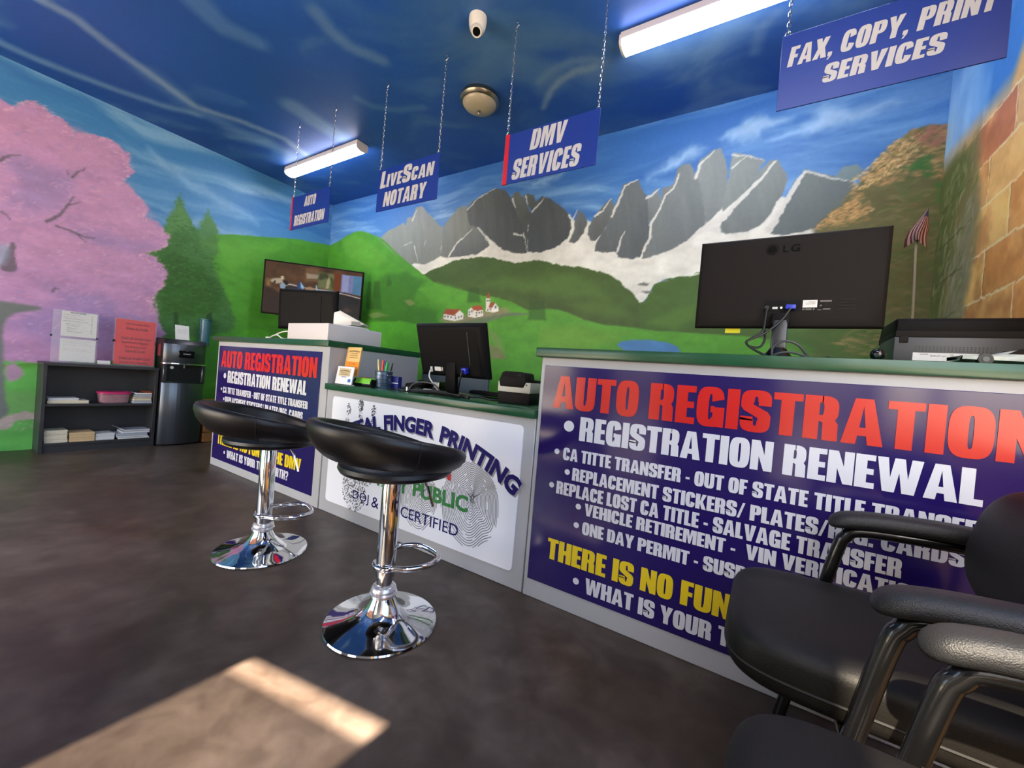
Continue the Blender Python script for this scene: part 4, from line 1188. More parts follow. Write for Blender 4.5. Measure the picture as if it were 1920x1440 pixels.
T.part('red_lettering', b, m_red, sp)

T = Thing('reception_counter', 'tall grey counter with purple sign at right, behind the black armchairs', 'counter', (5.1, -1.3, 0))
T.part('body', MB().box(4.293, -D, 0, L - .004, -.93, 1.031, .003, 1), m_grey)
T.part('worktop', MB().box(4.271, -D - .022, 1.031, L - .004, -.9, 1.07, .003, 2), m_green, label='dark green worktop')
reg_sign(T, 4.312, 5.748, .078, .996)
single('divider_panel', MB().box(2.79, -.893, 0, 3.44, -.865, 1.02, .004, 1), mat('slate', '46545f', rough=.5, var=.05), 'slate blue panel standing behind the low counter and its monitor', 'panel', (3.1, -.88, 0))

# ------------------------------------------------------------------ hanging signs
m_blue = mat('sign_blue', '12318c', rough=.35)
m_lite = mat('sign_lettering', 'b2b6c0', rough=.6, spec=.2)
m_steel = mat('chain_steel', 'c4c6ca', rough=.25, metal=1.0)
m_edge = mat('sign_red_edge', 'b3182c', rough=.4)
YS = -1.27


def chain(b, x, z0, z1):
    z, k = z0, 0
    n = int((z1 - z0) / .021)
    st = (z1 - z0) / n
    for k in range(n):
        zc = z0 + st * (k + .5)
        pts = []
        for q in range(10):
            a = 2 * math.pi * q / 10
            u, v = .0055 * math.cos(a), (st * .5 + .003) * math.sin(a)
            pts.append((x + (u if k % 2 else 0), YS + (0 if k % 2 else u), zc + v))
        b.tube(pts, .0016, 5, closed=True)


def hang_sign(x0, x1, z0, z1, label, lines, edge, hooks):
    T = Thing('hanging_sign', label, 'sign', ((x0 + x1) / 2, YS, z0), 0, 'signs hanging over the counters')
    p = T.part('panel', MB().box(x0, YS - .003, z0, x1, YS + .003, z1, .001, 1), m_blue)
    for txt, a, c, e, f, caps in lines:
        b = MB()
        impact(b, txt, a, c, e, f, YS - .0042, shear=.14, gap=.06, caps=caps)
        T.part('lettering', b, m_lite, p)
    if edge:
        T.part('edge_strip', MB().box(x0 - .004, YS - .006, z0 - .001, x0 + edge, YS + .004, z1 + .001, .001, 1), m_edge, label='red edge strip')
    for x in hooks:
        b = MB()
        chain(b, x, z1 + .012, H - .05)
        c = T.part('chain', b, m_steel)
        b = MB().tube([(x, YS, H), (x, YS, H - .02), (x + .012, YS, H - .028), (x + .014, YS, H - .042), (x, YS, H - .053), (x - .012, YS, H - .043)], .0028, 8, smooth=3)
        T.part('ceiling_hook', b, m_steel, c)
        b = MB().tube([(x + .009 * math.cos(a), YS, z1 + .002 + .014 * math.sin(a)) for a in [2 * math.pi * k / 14 for k in range(14)]], .0022, 6, closed=True)
        T.part('ring', b, m_steel, c)


hang_sign(1.40, 1.965, 2.085, 2.378, 'blue hanging sign reading AUTO REGISTRATION below the far tube light', [('AUTO', 1.594, 1.762, 2.267, 2.352, None), ('REGISTRATION', 1.452, 1.90, 2.114, 2.205, None)], .016, (1.415, 1.95))
hang_sign(2.56, 3.17, 2.075, 2.384, 'blue hanging sign reading LIVESCAN NOTARY', [('LIVESCAN', 2.588, 3.118, 2.243, 2.352, [1.12, .84, .84, .84, 1.12, .84, .84, .84]), ('NOTARY', 2.636, 3.058, 2.102, 2.208, None)], 0, (2.578, 3.155))
hang_sign(3.70, 4.281, 2.068, 2.361, 'blue hanging sign reading DMV SERVICES with a red left edge', [('DMV', 3.868, 4.085, 2.235, 2.350, None), ('SERVICES', 3.758, 4.180, 2.086, 2.201, None)], .026, (3.705, 4.268))
hang_sign(5.06, 5.70, 2.124, 2.431, 'blue hanging sign reading FAX COPY PRINT SERVICES', [('FAX, COPY, PRINT', 5.084, 5.662, 2.295, 2.374, None), ('SERVICES', 5.205, 5.545, 2.193, 2.264, None)], 0, (5.078, 5.685))

# ------------------------------------------------------------------ lights on the ceiling
m_metal_w = mat('fixture_white', 'c9c6c6', rough=.4)


def tube_light(x0, x1, y, label):
    T = Thing('tube_light', label, 'ceiling light', ((x0 + x1) / 2, y, H), 0, 'tube lights on the ceiling')
    w = .062
    b = MB().box(x0, y - w, H - .045, x1, y + w, H, .004, 1)
    T.part('housing', b, m_metal_w)
    prof = [(-w + .004, -.045)] + [(-(w - .002) * math.cos(R(q)), -.045 - .042 * math.sin(R(q)) ** .7) for q in range(10, 180, 16)] + [(w - .004, -.045)]
    T.part('diffuser', MB().rings([[(x, y + u, H + v) for u, v in prof] for x in (x0 + .006, x1 - .006)]), mat('lamp_diffuser', 'f4f6ff', emit=34.0, rough=.5))
    prof2 = [(u * 1.06, v - .002 if v < -.05 else v + .03) for u, v in prof]
    for xa, xb in ((x0 - .006, x0 + .008), (x1 - .008, x1 + .006)):
        T.part('end_cap', MB().rings([[(x, y + u, H + v) for u, v in prof2] for x in (xa, xb)]), m_metal_w)


tube_light(.44, 1.69, -.815, 'white tube light on the ceiling above the AUTO REGISTRATION sign')
tube_light(4.215, 5.465, -.855, 'white tube light on the ceiling at right, beside the FAX sign chain')
tube_light(4.35, 5.6, -2.95, 'unseen white tube light added on the ceiling nearest the street windows')  # lamp added out of view to light the far counter's side

T = Thing('dome_light', 'round nickel ceiling light with frosted glass bowl, unlit', 'ceiling light', (3.10, -.83, H))
m_nickel = mat('brushed_nickel', '9c9282', rough=.3, metal=1.0)
T.part('rim', MB().lathe([(.10, 0), (.142, -.001), (.150, -.02), (.152, -.035), (.140, -.052), (.131, -.058), (.128, -.052)], (3.1, -.83, H)), m_nickel)
T.part('glass_bowl', MB().lathe([(.129, -.05), (.127, -.06), (.115, -.078), (.09, -.094), (.055, -.105), (.02, -.109), (.0005, -.11)], (3.1, -.83, H)), mat('frosted_glass', 'a59c88', rough=.35, var=.04))
T.part('finial', MB().lathe([(.0005, -.108), (.014, -.108), (.014, -.114), (.007, -.12), (.009, -.126), (.006, -.134), (.0005, -.137)], (3.1, -.83, H), 20), m_nickel)
T = Thing('security_camera', 'white dome security camera on the ceiling', 'camera', (3.50, -1.385, H))
m_wplas = mat('white_plastic', 'd6d4d0', rough=.35)
T.part('body', MB().lathe([(.03, 0), (.052, -.002), (.053, -.02), (.05, -.05), (.045, -.07), (.04, -.082), (.0005, -.084)], (3.5, -1.385, H)), m_wplas)
d = Vector((.30, -.42, -.86)).normalized()
c0 = Vector((3.5, -1.385, H - .062))
T.part('eyeball', MB().cyl(c0, c0 + d * .055, .039, .031, 28), m_wplas)
T.part('lens', MB().cyl(c0 + d * .05, c0 + d * .0565, .025, .022, 24), mat('lens_black', '0b0c0d', rough=.12))

# ------------------------------------------------------------------ bar stools
m_leather = mat('black_leather', '100e10', rough=.38, var=.12, vscale=30, bump=.10, bscale=220, spec=.4)
m_chrome = mat('chrome', 'd9dbde', rough=.06, metal=1.0)
m_ring = mat('collar_plastic', 'd8d8da', rough=.25, metal=.7)


def make_stool(label):
    T = Thing('bar_stool', label, 'bar stool', (0, 0, 0), 0, 'black bar stools in front of the counters')
    # flared base
    T.part('base', MB().lathe([(.0005, 0), (.196, 0), (.2, .003), (.197, .008), (.17, .014), (.13, .022), (.095, .034), (.07, .05), (.054, .07), (.043, .092), (.037, .104), (.0005, .104)], n=72), m_chrome, local=True)
    col = T.part('collar', MB().lathe([(.034, .1), (.047, .102), (.049, .112), (.043, .118), (.046, .124), (.042, .134), (.034, .14)], n=36), m_ring, local=True)
    T.part('gas_column', MB().cyl((0, 0, .1), (0, 0, .2), .0275, n=36), m_chrome, local=True)
    T.part('sleeve', MB().lathe([(.03, .172), (.0345, .174), (.0345, .535), (.03, .545)], n=40), m_chrome, local=True)
    # D shaped footrest in front (+x) of the sleeve
    z = .21
    SC = .82
    p = [(-.03, .036, z), (.0, .043, z), (.05, .10, z), (.14, .125, z), (.215, .10, z), (.245, .04, z), (.245, -.04, z), (.215, -.10, z), (.14, -.125, z), (.05, -.10, z), (.0, -.043, z), (-.03, -.036, z), (-.045, 0, z)]
    p = [(x * SC, y * (SC if abs(y) > .05 else 1), zz) for x, y, zz in p]
    T.part('footrest', MB().tube(p, .0105, 12, closed=True, smooth=6), m_chrome, local=True)
    T.part('height_lever', MB().tube([(.0, -.01, .545), (.06, -.05, .542), (.09, -.075, .52), (.115, -.1, .43)], .005, 8, smooth=4), m_chrome, local=True)
    # seat pan cushion
    pr = [(.0005, .545), (.12, .546), (.172, .55), (.194, .558), (.201, .57), (.198, .583), (.18, .592), (.12, .596), (.0005, .597)]
    T.part('seat', MB().lathe(pr, (.015, 0, 0), 56, 1.02, 1.0), m_leather, local=True)
    T.part('mounting_plate', MB().box(-.07, -.07, .535, .09, .07, .546, .004), m_chrome, local=True)
    # wrap-around padded back, sweeping down into the front lip of the seat
    n, secs = 96, []
    for k in range(n):
        t = 2 * math.pi * k / n          # 0 = front
        f = (.5 - .5 * math.cos(t)) ** .75   # 1 at the back
        zb, zt = .556 + .056 * f, .612 + .134 * f
        rb, rt = .198 + .010 * f, .222 + .050 * f
        th = .020 + .006 * f
        ring = []
        for j in range(16):
            a = 2 * math.pi * j / 16
            u, v = math.cos(a), math.sin(a)
            u = math.copysign(abs(u) ** .75, u)
            v = math.copysign(abs(v) ** .75, v)
            h = (v + 1) / 2
            bulge = .014 * math.sin(math.pi * h)
            rr = rb + (rt - rb) * h + bulge * 1.0 + u * th
            ring.append((rr * math.cos(t) * 1.03, rr * math.sin(t), zb + (zt - zb) * h))
        secs.append(ring)
    secs.append(secs[0])
    bk = T.part('backrest', MB().rings(secs, True, False, False), m_leather, local=True, angle=60)
    for side in (1, -1):           # stitched seams on the wrap
        t = math.pi + side * 1.25
        f = (.5 - .5 * math.cos(t)) ** .75
        pts = []
        for q in range(9):
            h = q / 8
            rr = .198 + .010 * f + (.024 + .04 * f) * h + .014 * math.sin(math.pi * h) + .0265 * math.sin(math.pi * (.1 + .8 * h)) ** .5
            pts.append((rr * math.cos(t) * 1.03, rr * math.sin(t), .556 + .056 * f + (.056 + .078 * f) * h))
        T.part('seam', MB().tube(pts, .0016, 6), mat('seam_black', '0c0b0c', rough=.6), bk, local=True)
    return T


st = make_stool('black leather bar stool on chrome base, nearer one, before the fingerprint sign')
st.o.matrix_world = Matrix.Translation((3.995, -2.206, 0)) @ Matrix.Rotation(R(82), 4, 'Z')
st2 = dup(st.o, 'black leather bar stool on chrome base, farther one, before the far purple sign', Matrix.Translation((3.125, -2.2, 0)) @ Matrix.Rotation(R(70), 4, 'Z'), 'black bar stools in front of the counters')
for c in st2.children:          # the farther stool is set a little lower
    if c.name.split('.')[0] not in ('base', 'collar', 'gas_column'):
        c.location.z -= .034

# ------------------------------------------------------------------ waiting chairs
m_vinyl = mat('chair_vinyl', '0d0c0a', rough=.55, var=.10, vscale=20, bump=.15, bscale=260, spec=.3)
m_arm = mat('armrest_plastic', '191a1b', rough=.45, bump=.35, bscale=520, spec=.45)
m_ctube = mat('chair_tube', '121213', rough=.22, metal=.3, coat=.3)


def cushion(x0, y0, z0, x1, y1, z1, n=4.0, k=28, m=18, puff=.0, e=2.6):
    """super-ellipsoid pad"""
    cx, cy, cz = (x0 + x1) / 2, (y0 + y1) / 2, (z0 + z1) / 2
    ax, ay, az = (x1 - x0) / 2, (y1 - y0) / 2, (z1 - z0) / 2
    f = lambda v, e: math.copysign(abs(v) ** (2 / e), v)
    rings = []
    for i in range(m + 1):
        p = -math.pi / 2 + math.pi * i / m
        cp, sp_ = max(math.cos(p), 1e-4), math.sin(p)
        rings.append([(cx + ax * f(cp, e) * f(math.cos(q), n), cy + ay * f(cp, e) * f(math.sin(q), n), cz + az * f(sp_, e) * (1 + puff * cp)) for q in [2 * math.pi * j / (k * 2) for j in range(k * 2)]])
    return MB().rings(rings)


def make_chair(label):
    # faces -x; origin on the floor below the middle of the seat
    T = Thing('waiting_chair', label, 'chair', (0, 0, 0), 0, 'black armchairs by the right wall')
    s = T.part('seat', cushion(-.275, -.226, .345, .27, .226, .476, 5, e=4.2, m=26), m_vinyl, local=True, angle=70)
    for sy in (-1, 1):
        T.part('seam', MB().tube([(-.06, sy * .2195, .455), (-.06, sy * .2225, .42), (-.06, sy * .2195, .37)], .0012, 6), MATS['seam_black'], s, local=True)
    bk = cushion(-.055, -.225, .535, .055, .225, .80, 3)
    q = []
    for k in range(64):
        a = 2 * math.pi * k / 64
        f = lambda v: math.copysign(abs(v) ** .4, v)
        q.append((-.0025 + .2715 * f(math.cos(a)), .2245 * f(math.sin(a)), .398))
    T.part('piping', MB().tube(q, .0035, 6, closed=True), MATS['seam_black'], s, local=True)
    M = Matrix.Translation((.195, 0, .0)) @ Matrix.Translation((0, 0, .55)) @ Matrix.Rotation(R(13), 4, 'Y') @ Matrix.Translation((0, 0, -.55))
    bk.v = [tuple(M @ Vector(p)) for p in bk.v]
    T.part('backrest', bk, m_vinyl, local=True, angle=70)
    for sy in (-.12, .12):
        T.part('back_bracket', MB().tube([(.1, sy, .34), (.25, sy, .34), (.295, sy, .42), (.29, sy, .62), (.31, sy, .75)], .012, 10, smooth=4), m_ctube, local=True)
    for sy in (-1, 1):
        y = sy * .262
        # cantilever tube: arm - front post - floor runner
        b = MB().tube([(.24, y, .612), (.1, y, .608), (.0, y, .598), (-.025, y, .578), (-.04, y, .54), (-.075, y, .36), (-.13, y, .06), (-.135, y, .03), (-.115, y, .016), (-.06, y, .0135), (.1, y, .0135), (.28, y, .0135)], .0155, 14, smooth=6)
        T.part('frame_tube', b, m_ctube, local=True)
        arm = []
        for i in range(25):
            t = (1 - math.cos(math.pi * i / 24)) / 2
            x = -.066 + .35 * t
            zc = .618 + .02 * math.sin(t * 2.2) - .010 * (1 - min(t * 4, 1)) ** 2
            e = max(.03, min(1, (1 - max(0, 1 - t * 8) ** 2.6) ** .38, (1 - max(0, 1 - (1 - t) * 8) ** 2.6) ** .38))
            ring = []
            for j in range(18):
                a = 2 * math.pi * j / 18
                u, v = math.cos(a), math.sin(a)
                ring.append((x, y + .036 * e * math.copysign(abs(u) ** .75, u), zc + (.026 if v > 0 else .017) * e * math.copysign(abs(v) ** .75, v)))
            arm.append(ring)
        T.part('armrest', MB().rings(arm), m_arm, local=True, angle=70)
    T.part('cross_bar', MB().cyl((.28, -.262, .0135), (.28, .262, .0135), .0125, n=12), m_ctube, local=True)
    T.part('cross_bar', MB().cyl((-.073, -.262, .345), (-.073, .262, .345), .0115, n=12), m_ctube, local=True)
    return T


ch = make_chair('black vinyl armchair beside the tall counter at right')
ch.o.matrix_world = Matrix.Translation((5.355, -2.075, 0)) @ Matrix.Rotation(R(0), 4, 'Z')
ch2 = dup(ch.o, 'black vinyl armchair in the bottom right corner, nearest the viewer', Matrix.Translation((5.378, -2.708, .0)) @ Matrix.Rotation(R(-2), 4, 'Z'), 'black armchairs by the right wall')

for c in ch2.children:          # its seat sits a touch higher
    if c.name.split('.')[0] == 'seat':
        c.location.z += .014

# ------------------------------------------------------------------ bookcase and what it holds
m_wood = mat('bookcase_black', '2e2f32', rough=.42, var=.12, vscale=9)
m_pine = mat('box_pine', '7a512c', rough=.6, var=.25, vscale=12)
T = Thing('bookcase', 'low black bookcase against the cherry tree wall', 'bookcase', (.12, -2.14, 0))
ya, yb = -2.498, -1.775
for y in (ya, yb - .022):
    T.part('side_panel', MB().box(.012, y, 0, .235, y + .022, .716, .001, 1), m_wood)
T.part('top_panel', MB().box(.012, ya - .003, .716, .242, yb + .003, .74, .002, 1), m_wood)
for z in (.383, .058):
    T.part('shelf', MB().box(.02, ya + .022, z, .23, yb - .022, z + .02, .001, 1), m_wood)
T.part('back_panel', MB().box(.012, ya + .022, .0, .019, yb - .022, .716), m_wood)
T.part('kick_board', MB().box(.2, ya + .022, 0, .222, yb - .022, .058), m_wood)
m_cream = mat('paper_cream', 'd6cdb4', rough=.8, var=.08, vscale=90)
m_paper = mat('paper_white', 'd2d3d3', rough=.8, var=.06, vscale=90)
m_manila = mat('paper_manila', 'cdb084', rough=.8, var=.08, vscale=90)
m_gpaper = mat('paper_grey', 'a9b0bb', rough=.6, var=.1, vscale=60)
m_navyc = mat('cover_navy', '2a2a55', rough=.35)
m_dark = mat('cover_dark', '26231f', rough=.5)
m_orange = mat('cover_orange', 'b4502a', rough=.45)


def pile(x0, x1, y0, y1, z0, n, h, m, seed):
    """sheets squared up into one stack, edges slightly uneven"""
    r = random.Random(seed)
    b = MB()
    z = z0
    for k in range(n):
        a, c = r.uniform(-.003, .003), r.uniform(-.003, .003)
        b.box(x0 + a, y0 + c, z, x1 + a, y1 + c, z + h * .97)
        z += h
    return b


Z1, Z0 = .4036, .0786
G1, G0 = 'printed matter on the middle bookcase shelf', 'printed matter on the bottom bookcase shelf'
single('booklet_stack', pile(.035, .21, -2.462, -2.225, Z1, 4, .0065, m_cream, 1), m_cream, 'cream booklets lying at the left end of the middle shelf', 'booklets', (.12, -2.34, Z1), G1)
single('paper_stack', pile(.04, .205, -2.458, -2.285, Z1 + .0265, 3, .006, m_paper, 2), m_paper, 'white papers on top of the cream booklets on the middle shelf', 'papers', (.12, -2.37, Z1 + .0265), G1)
T = Thing('storage_tub', 'clear plastic tub with pink lid on the middle shelf', 'container', (.13, -2.052, Z1))
pr = []
for k, (a, z) in enumerate(((.040, .0), (.048, .002), (.052, .03), (.058, .085))):
    pr.append([(.13 + a * 1.25 * math.copysign(abs(math.cos(q)) ** .45, math.cos(q)), -2.052 + (a + .045) * math.copysign(abs(math.sin(q)) ** .45, math.sin(q)), Z1 + z) for q in [2 * math.pi * j / 40 for j in range(40)]])
T.part('tub', MB().rings(pr, True, True, False), mat('tub_plastic', 'b58a94', rough=.25, alpha=.72, var=.2, vscale=40))
pr = [[(.13 + a * 1.25 * math.copysign(abs(math.cos(q)) ** .45, math.cos(q)), -2.052 + (a + .045) * math.copysign(abs(math.sin(q)) ** .45, math.sin(q)), Z1 + z) for q in [2 * math.pi * j / 40 for j in range(40)]] for a, z in ((.061, .08), (.065, .082), (.065, .094), (.058, .101), (.05, .098), (.04, .098))]
T.part('lid', MB().rings(pr), mat('lid_pink', 'b92a63', rough=.35))
bl = MB()
r = random.Random(8)
for k in range(26):
    x, y, z = .13 + r.uniform(-.04, .04), -2.052 + r.uniform(-.075, .075), Z1 + .006 + r.uniform(0, .035)
    M = Matrix.Translation((x, y, z)) @ Matrix.Rotation(r.uniform(0, 3), 4, 'Z') @ Matrix.Rotation(r.uniform(-.4, .4), 4, 'X')
    bl.box(-.012, -.006, 0, .012, .006, .008, .002, 1, M)
T.part('wrapped_sweets', bl, m_manila, kind='stuff')


def book(x0, x1, y0, y1, z, h, mcover, mpage, label, group, rot=0.0, name='magazine'):
    cx, cy = (x0 + x1) / 2, (y0 + y1) / 2
    T = Thing(name, label, 'magazine' if name == 'magazine' else 'book', (cx, cy, z), rot, group)
    w, l, t = (x1 - x0) / 2, (y1 - y0) / 2, min(.0016, h * .2)
    T.part('pages', MB().box(-w, -l, t, w - .002, l - .002, h - t), mpage, local=True)
    T.part('cover', MB().box(-w, -l, 0, w, l, t).box(-w, -l, h - t, w, l, h).box(-w - .0012, -l, 0, -w, l, h), mcover, local=True)
    return T


z = Z1
for k, (h, mc, mp, lab) in enumerate(((.020, m_gpaper, m_gpaper, 'grey magazine at the bottom of the pile beside the pink tub'),
                                      (.022, m_dark, m_cream, 'thick cream paged catalogue, second from bottom of the pile beside the pink tub'),
                                      (.012, m_manila, m_cream, 'thin manila magazine in the middle of the pile beside the pink tub'),
                                      (.024, m_dark, m_gpaper, 'dark covered catalogue below the top magazine beside the pink tub'),
                                      (.018, m_dark, m_paper, 'top magazine of the pile beside the pink tub'))):
    book(.05 + .004 * k, .215 - .005 * (k % 2), -1.936 + .004 * k, -1.8032 - .003 * (k % 3), z, h, mc, mp, lab, G1)
    z += h + .0005
single('orange_booklet', MB().box(.05, -1.852, z, .2, -1.805, z + .006).box(.05, -1.8018, z - .05, .2, -1.7978, z + .006, .001), m_orange, 'orange folded booklet over the end of the magazine pile on the middle shelf', 'booklet', (.12, -1.83, z), G1)
single('booklet_stack', pile(.04, .212, -2.468, -2.337, Z0, 14, .0072, m_cream, 5), m_cream, 'tall stack of cream booklets at the left end of the bottom shelf', 'booklets', (.12, -2.4, Z0), G0)
single('booklet_stack', pile(.04, .214, -2.326, -2.175, Z0, 12, .0064, m_manila, 6), m_manila, 'stack of manila booklets between cream and white stacks on the bottom shelf', 'booklets', (.12, -2.25, Z0), G0)
single('booklet_stack', pile(.04, .208, -2.165, -2.045, Z0, 9, .0062, m_paper, 7), m_paper, 'stack of white booklets in the middle of the bottom shelf', 'booklets', (.12, -2.1, Z0), G0)
z = Z0
for k, (h, mc, mp, lab, a, c) in enumerate(((.012, m_paper, m_paper, 'white magazine at the bottom of the bottom shelf pile', -2.02, -1.805),
                                            (.016, m_dark, m_paper, 'dark covered magazine second from bottom of the bottom shelf pile', -2.03, -1.815),
                                            (.018, m_gpaper, m_gpaper, 'pale blue grey catalogue in the middle of the bottom shelf pile', -2.035, -1.82),
                                            (.022, m_navyc, m_paper, 'navy covered book second from top of the bottom shelf pile', -1.995, -1.803))):
    book(.05, .215, a, c, z, h, mc, mp, lab, G0)
    z += h + .0005
T = Thing('magazine', 'open white magazine with one cover lifted, topmost of the bottom shelf pile', 'magazine', (.13, -1.89, z), 0, G0)
T.part('pages', MB().box(.05, -1.985, z, .21, -1.803, z + .008), m_paper)
T.part('cover', MB().prism([(.05, -1.985, z + .0085), (.05, -2.03, z + .034), (.05, -2.031, z + .037), (.05, -1.98, z + .011), (.05, -1.803, z + .0105), (.05, -1.803, z + .0085)], (.16, 0, 0)), m_gpaper)

# sign holders on the bookcase
m_acr = mat('acrylic', 'dfe6ea', rough=.04, alpha=.07, spec=.6)
m_clip = mat('clip_black', '111111', rough=.5)
m_print = mat('print_black', '2b2b2e', rough=.7)
FX = lambda X: (lambda y, z: (X, y, z))          # sheet facing +x: text runs along +y


def text_lines(b, X, rows):
    for txt, a, c, e, f, bo in rows:
        sans(b, txt, FX(X), a, c, e, f, bold=bo)


def holder(label, y0, y1, z1, name, X):
    T = Thing(name, label, 'sign', (X, (y0 + y1) / 2, .74))
    T.part('acrylic_stand', MB().box(X - .001, y0, .741, X + .001, y1, z1).box(X + .004, y0, .741, X + .006, y1, z1).box(X - .06, y0, .74, X + .03, y1, .743), m_acr)
    return T


T = holder('clear acrylic sign holder with two white price lists on the bookcase', -2.455, -2.185, 1.18, 'sign_holder', .145)
p1 = T.part('price_list', MB().box(.1465, -2.405, .965, .1485, -2.195, 1.173), m_paper)
b = MB()
rr_ = [('NOTARY & FEES', -2.355, -2.265, 1.158, 1.170, .02), ('Acknowledgment', -2.395, -2.30, 1.141, 1.148, 0), ('Jurat and oath', -2.395, -2.32, 1.122, 1.129, 0), ('Certified copies, signature', -2.395, -2.275, 1.108, 1.116, 0),
       ('Registration renewal and transfer', -2.395, -2.25, 1.088, 1.096, .01), ('Copies of documents', -2.385, -2.29, 1.066, 1.073, 0), ('Out of state', -2.375, -2.30, 1.052, 1.059, 0), ('Permit', -2.37, -2.32, 1.032, 1.039, 0), ('Duplicate', -2.37, -2.32, 1.018, 1.025, 0), ('Plates and stickers', -2.37, -2.28, 1.002, 1.009, 0)]
rr_ += [(t, -2.232, -2.222, z_, z_ + .008, 0) for t, z_ in (('15', 1.14), ('15', 1.12), ('10', 1.106), ('35', 1.086), ('20', 1.072), ('25', 1.05), ('30', 1.03), ('15', 1.016), ('10', 1.0))]
text_lines(b, .1491, rr_)
T.part('lettering', b, m_print, p1)
p2 = T.part('notice', MB().box(.1465, -2.405, .755, .1485, -2.195, .945), m_paper)
b = MB()
text_lines(b, .1491, [(t, -2.385, c, z_, z_ + .007, 0) for t, c, z_ in (('Please have your papers ready', -2.225, .925), ('photo identification is required', -2.24, .908), ('payment is due at time of service', -2.215, .89), ('thank you for your business', -2.235, .855), ('ask us about same day service', -2.22, .84))])
T.part('lettering', b, mat('print_grey', '8b8d93', rough=.7), p2)
for y in (-2.457, -2.19):
    T.part('clip', MB().box(.14, y - .006, .955, .155, y + .006, .97), m_clip)

T = holder('clear acrylic sign holder with red payment notice on the bookcase', -2.082, -1.788, 1.172, 'sign_holder', .145)
p1 = T.part('notice', MB().box(.1465, -2.076, .755, .1485, -1.794, 1.168), mat('notice_red', 'cf2733', rough=.7, spec=.2))
b = MB()
text_lines(b, .1491, [(t, a, c, z_, z_ + .024, .012) for t, a, c, z_ in (('We Accept Cash', -2.01, -1.845, 1.115), ('Debit & Credit', -2.005, -1.85, 1.075), ('Debit & Credit Card', -2.035, -1.825, .985), ('Services Apply', -2.03, -1.84, .945), ('We Accept Cash', -2.01, -1.855, .905), ('Debit & Credit', -2.0, -1.86, .868), ('Debit & Credit Card', -2.04, -1.825, .80), ('Extra Fee Applies', -2.035, -1.835, .762))])
T.part('lettering', b, mat('print_maroon', '5e1620', rough=.7), p1)
for y in (-2.083, -1.789):
    T.part('clip', MB().box(.14, y - .007, .955, .155, y + .007, .975), m_clip)
T = Thing('card_holder', 'small card holder between two sign holders on the bookcase', 'card holder', (.15, -2.135, .74))
T.part('tray', MB().box(.12, -2.178, .74, .18, -2.095, .746).box(.172, -2.178, .74, .18, -2.095, .756).box(.12, -2.178, .74, .124, -2.095, .775), m_acr)
T.part('cards', MB().box(.13, -2.174, .7465, .17, -2.099, .778), m_paper)

# water cooler
m_cbl = mat('cooler_black', '17181a', rough=.35)
m_cst = mat('cooler_steel', '5d6168', rough=.28, metal=.85, var=.06, vscale=6)
T = Thing('water_cooler', 'black and steel water cooler between the bookcase and the counter', 'water cooler', (.18, -1.595, 0))
cy = -1.595


def front(x1, bow, z0, z1, hw=.168, x0=.03):
    pts = [(x0, cy + hw), (x0, cy - hw)]
    for k in range(13):
        t = -1 + 2 * k / 12
        pts.append((x1 - bow * t * t, cy + hw * t))
    return [(x, y, z0) for x, y in pts], (0, 0, z1 - z0)


b = MB()
b.prism(*front(.27, .01, .012, .99))
T.part('body', b, m_cbl)
T.part('lower_door', MB().prism(*front(.325, .045, .014, .61, .170, .25), bev=.004), m_cst)
b = MB().prism(*front(.322, .045, .80, .985, .170, .25), bev=.004)
b2 = [(.25, cy - .17, .985), (.30, cy - .17, .985), (.26, cy - .165, 1.03), (.05, cy - .165, 1.035), (.03, cy - .168, .98)]
T.part('upper_panel', b, m_cst)
T.part('lid', MB().prism(b2, (0, .338, 0), .004), m_cbl)
dp = T.part('display', MB().box(.316, cy - .065, .855, .3265, cy + .06, .925, .002, 1), mat('display_black', '0b0c0e', rough=.15))
b = MB()
sans(b, 'PRIMO', lambda y, z: (.3272, y, z), cy - .03, cy + .03, .886, .899, bold=.01)
T.part('lettering', b, mat('print_silver', 'a7adb5', rough=.4), dp)
T.part('chrome_band', MB().prism(*front(.332, .045, .785, .80, .172, .2), bev=.002), m_chrome)
T.part('dispenser_recess', MB().box(.265, cy - .15, .62, .282, cy + .15, .785), m_cbl)
for y in (-.168, .14):
    T.part('recess_side', MB().box(.25, cy + y, .61, .305, cy + y + .028, .787, .003, 1), m_cst)
b = MB()
b.cyl((.283, cy - .10, .755), (.29, cy - .10, .755), .014, n=18)
T.part('button', b, m_paper, label='white round button')
T.part('label', MB().box(.2825, cy - .145, .735, .284, cy - .115, .76), m_cbl)
T.part('drip_tray', MB().box(.25, cy - .14, .612, .318, cy + .14, .622, .002), m_cbl)
T.part('spout', MB().cyl((.29, cy + .0, .785), (.29, cy, .755), .012, n=14), m_cbl)
T.part('sticker', MB().box(.12, cy - .1695, .86, .2, cy - .1680, .97), mat('sticker_red', '7d2f38', rough=.5))
T = Thing('notice_card', 'small white card standing on top of the water cooler', 'card', (.235, -1.61, 1.03))
pc = T.part('card', MB().prism([(.252, -1.672, 1.031), (.252, -1.56, 1.031), (.215, -1.56, 1.172), (.215, -1.672, 1.172)], (-.002, 0, 0)), m_paper)
b = MB()
for t, z_ in (('Please use one cup', 1.118), ('Thank you', 1.095)):
    sans(b, t, lambda y, z: (.2555 - (z - 1.031) / .141 * .037 - .0008, y, z), -1.655, -1.58, z_, z_ + .008)
T.part('lettering', b, MATS['print_grey'], pc)
T = Thing('cup_dispenser', 'blue translucent tube cup dispenser on the wall above the cooler', 'cup dispenser', (.06, -1.367, 1.0))
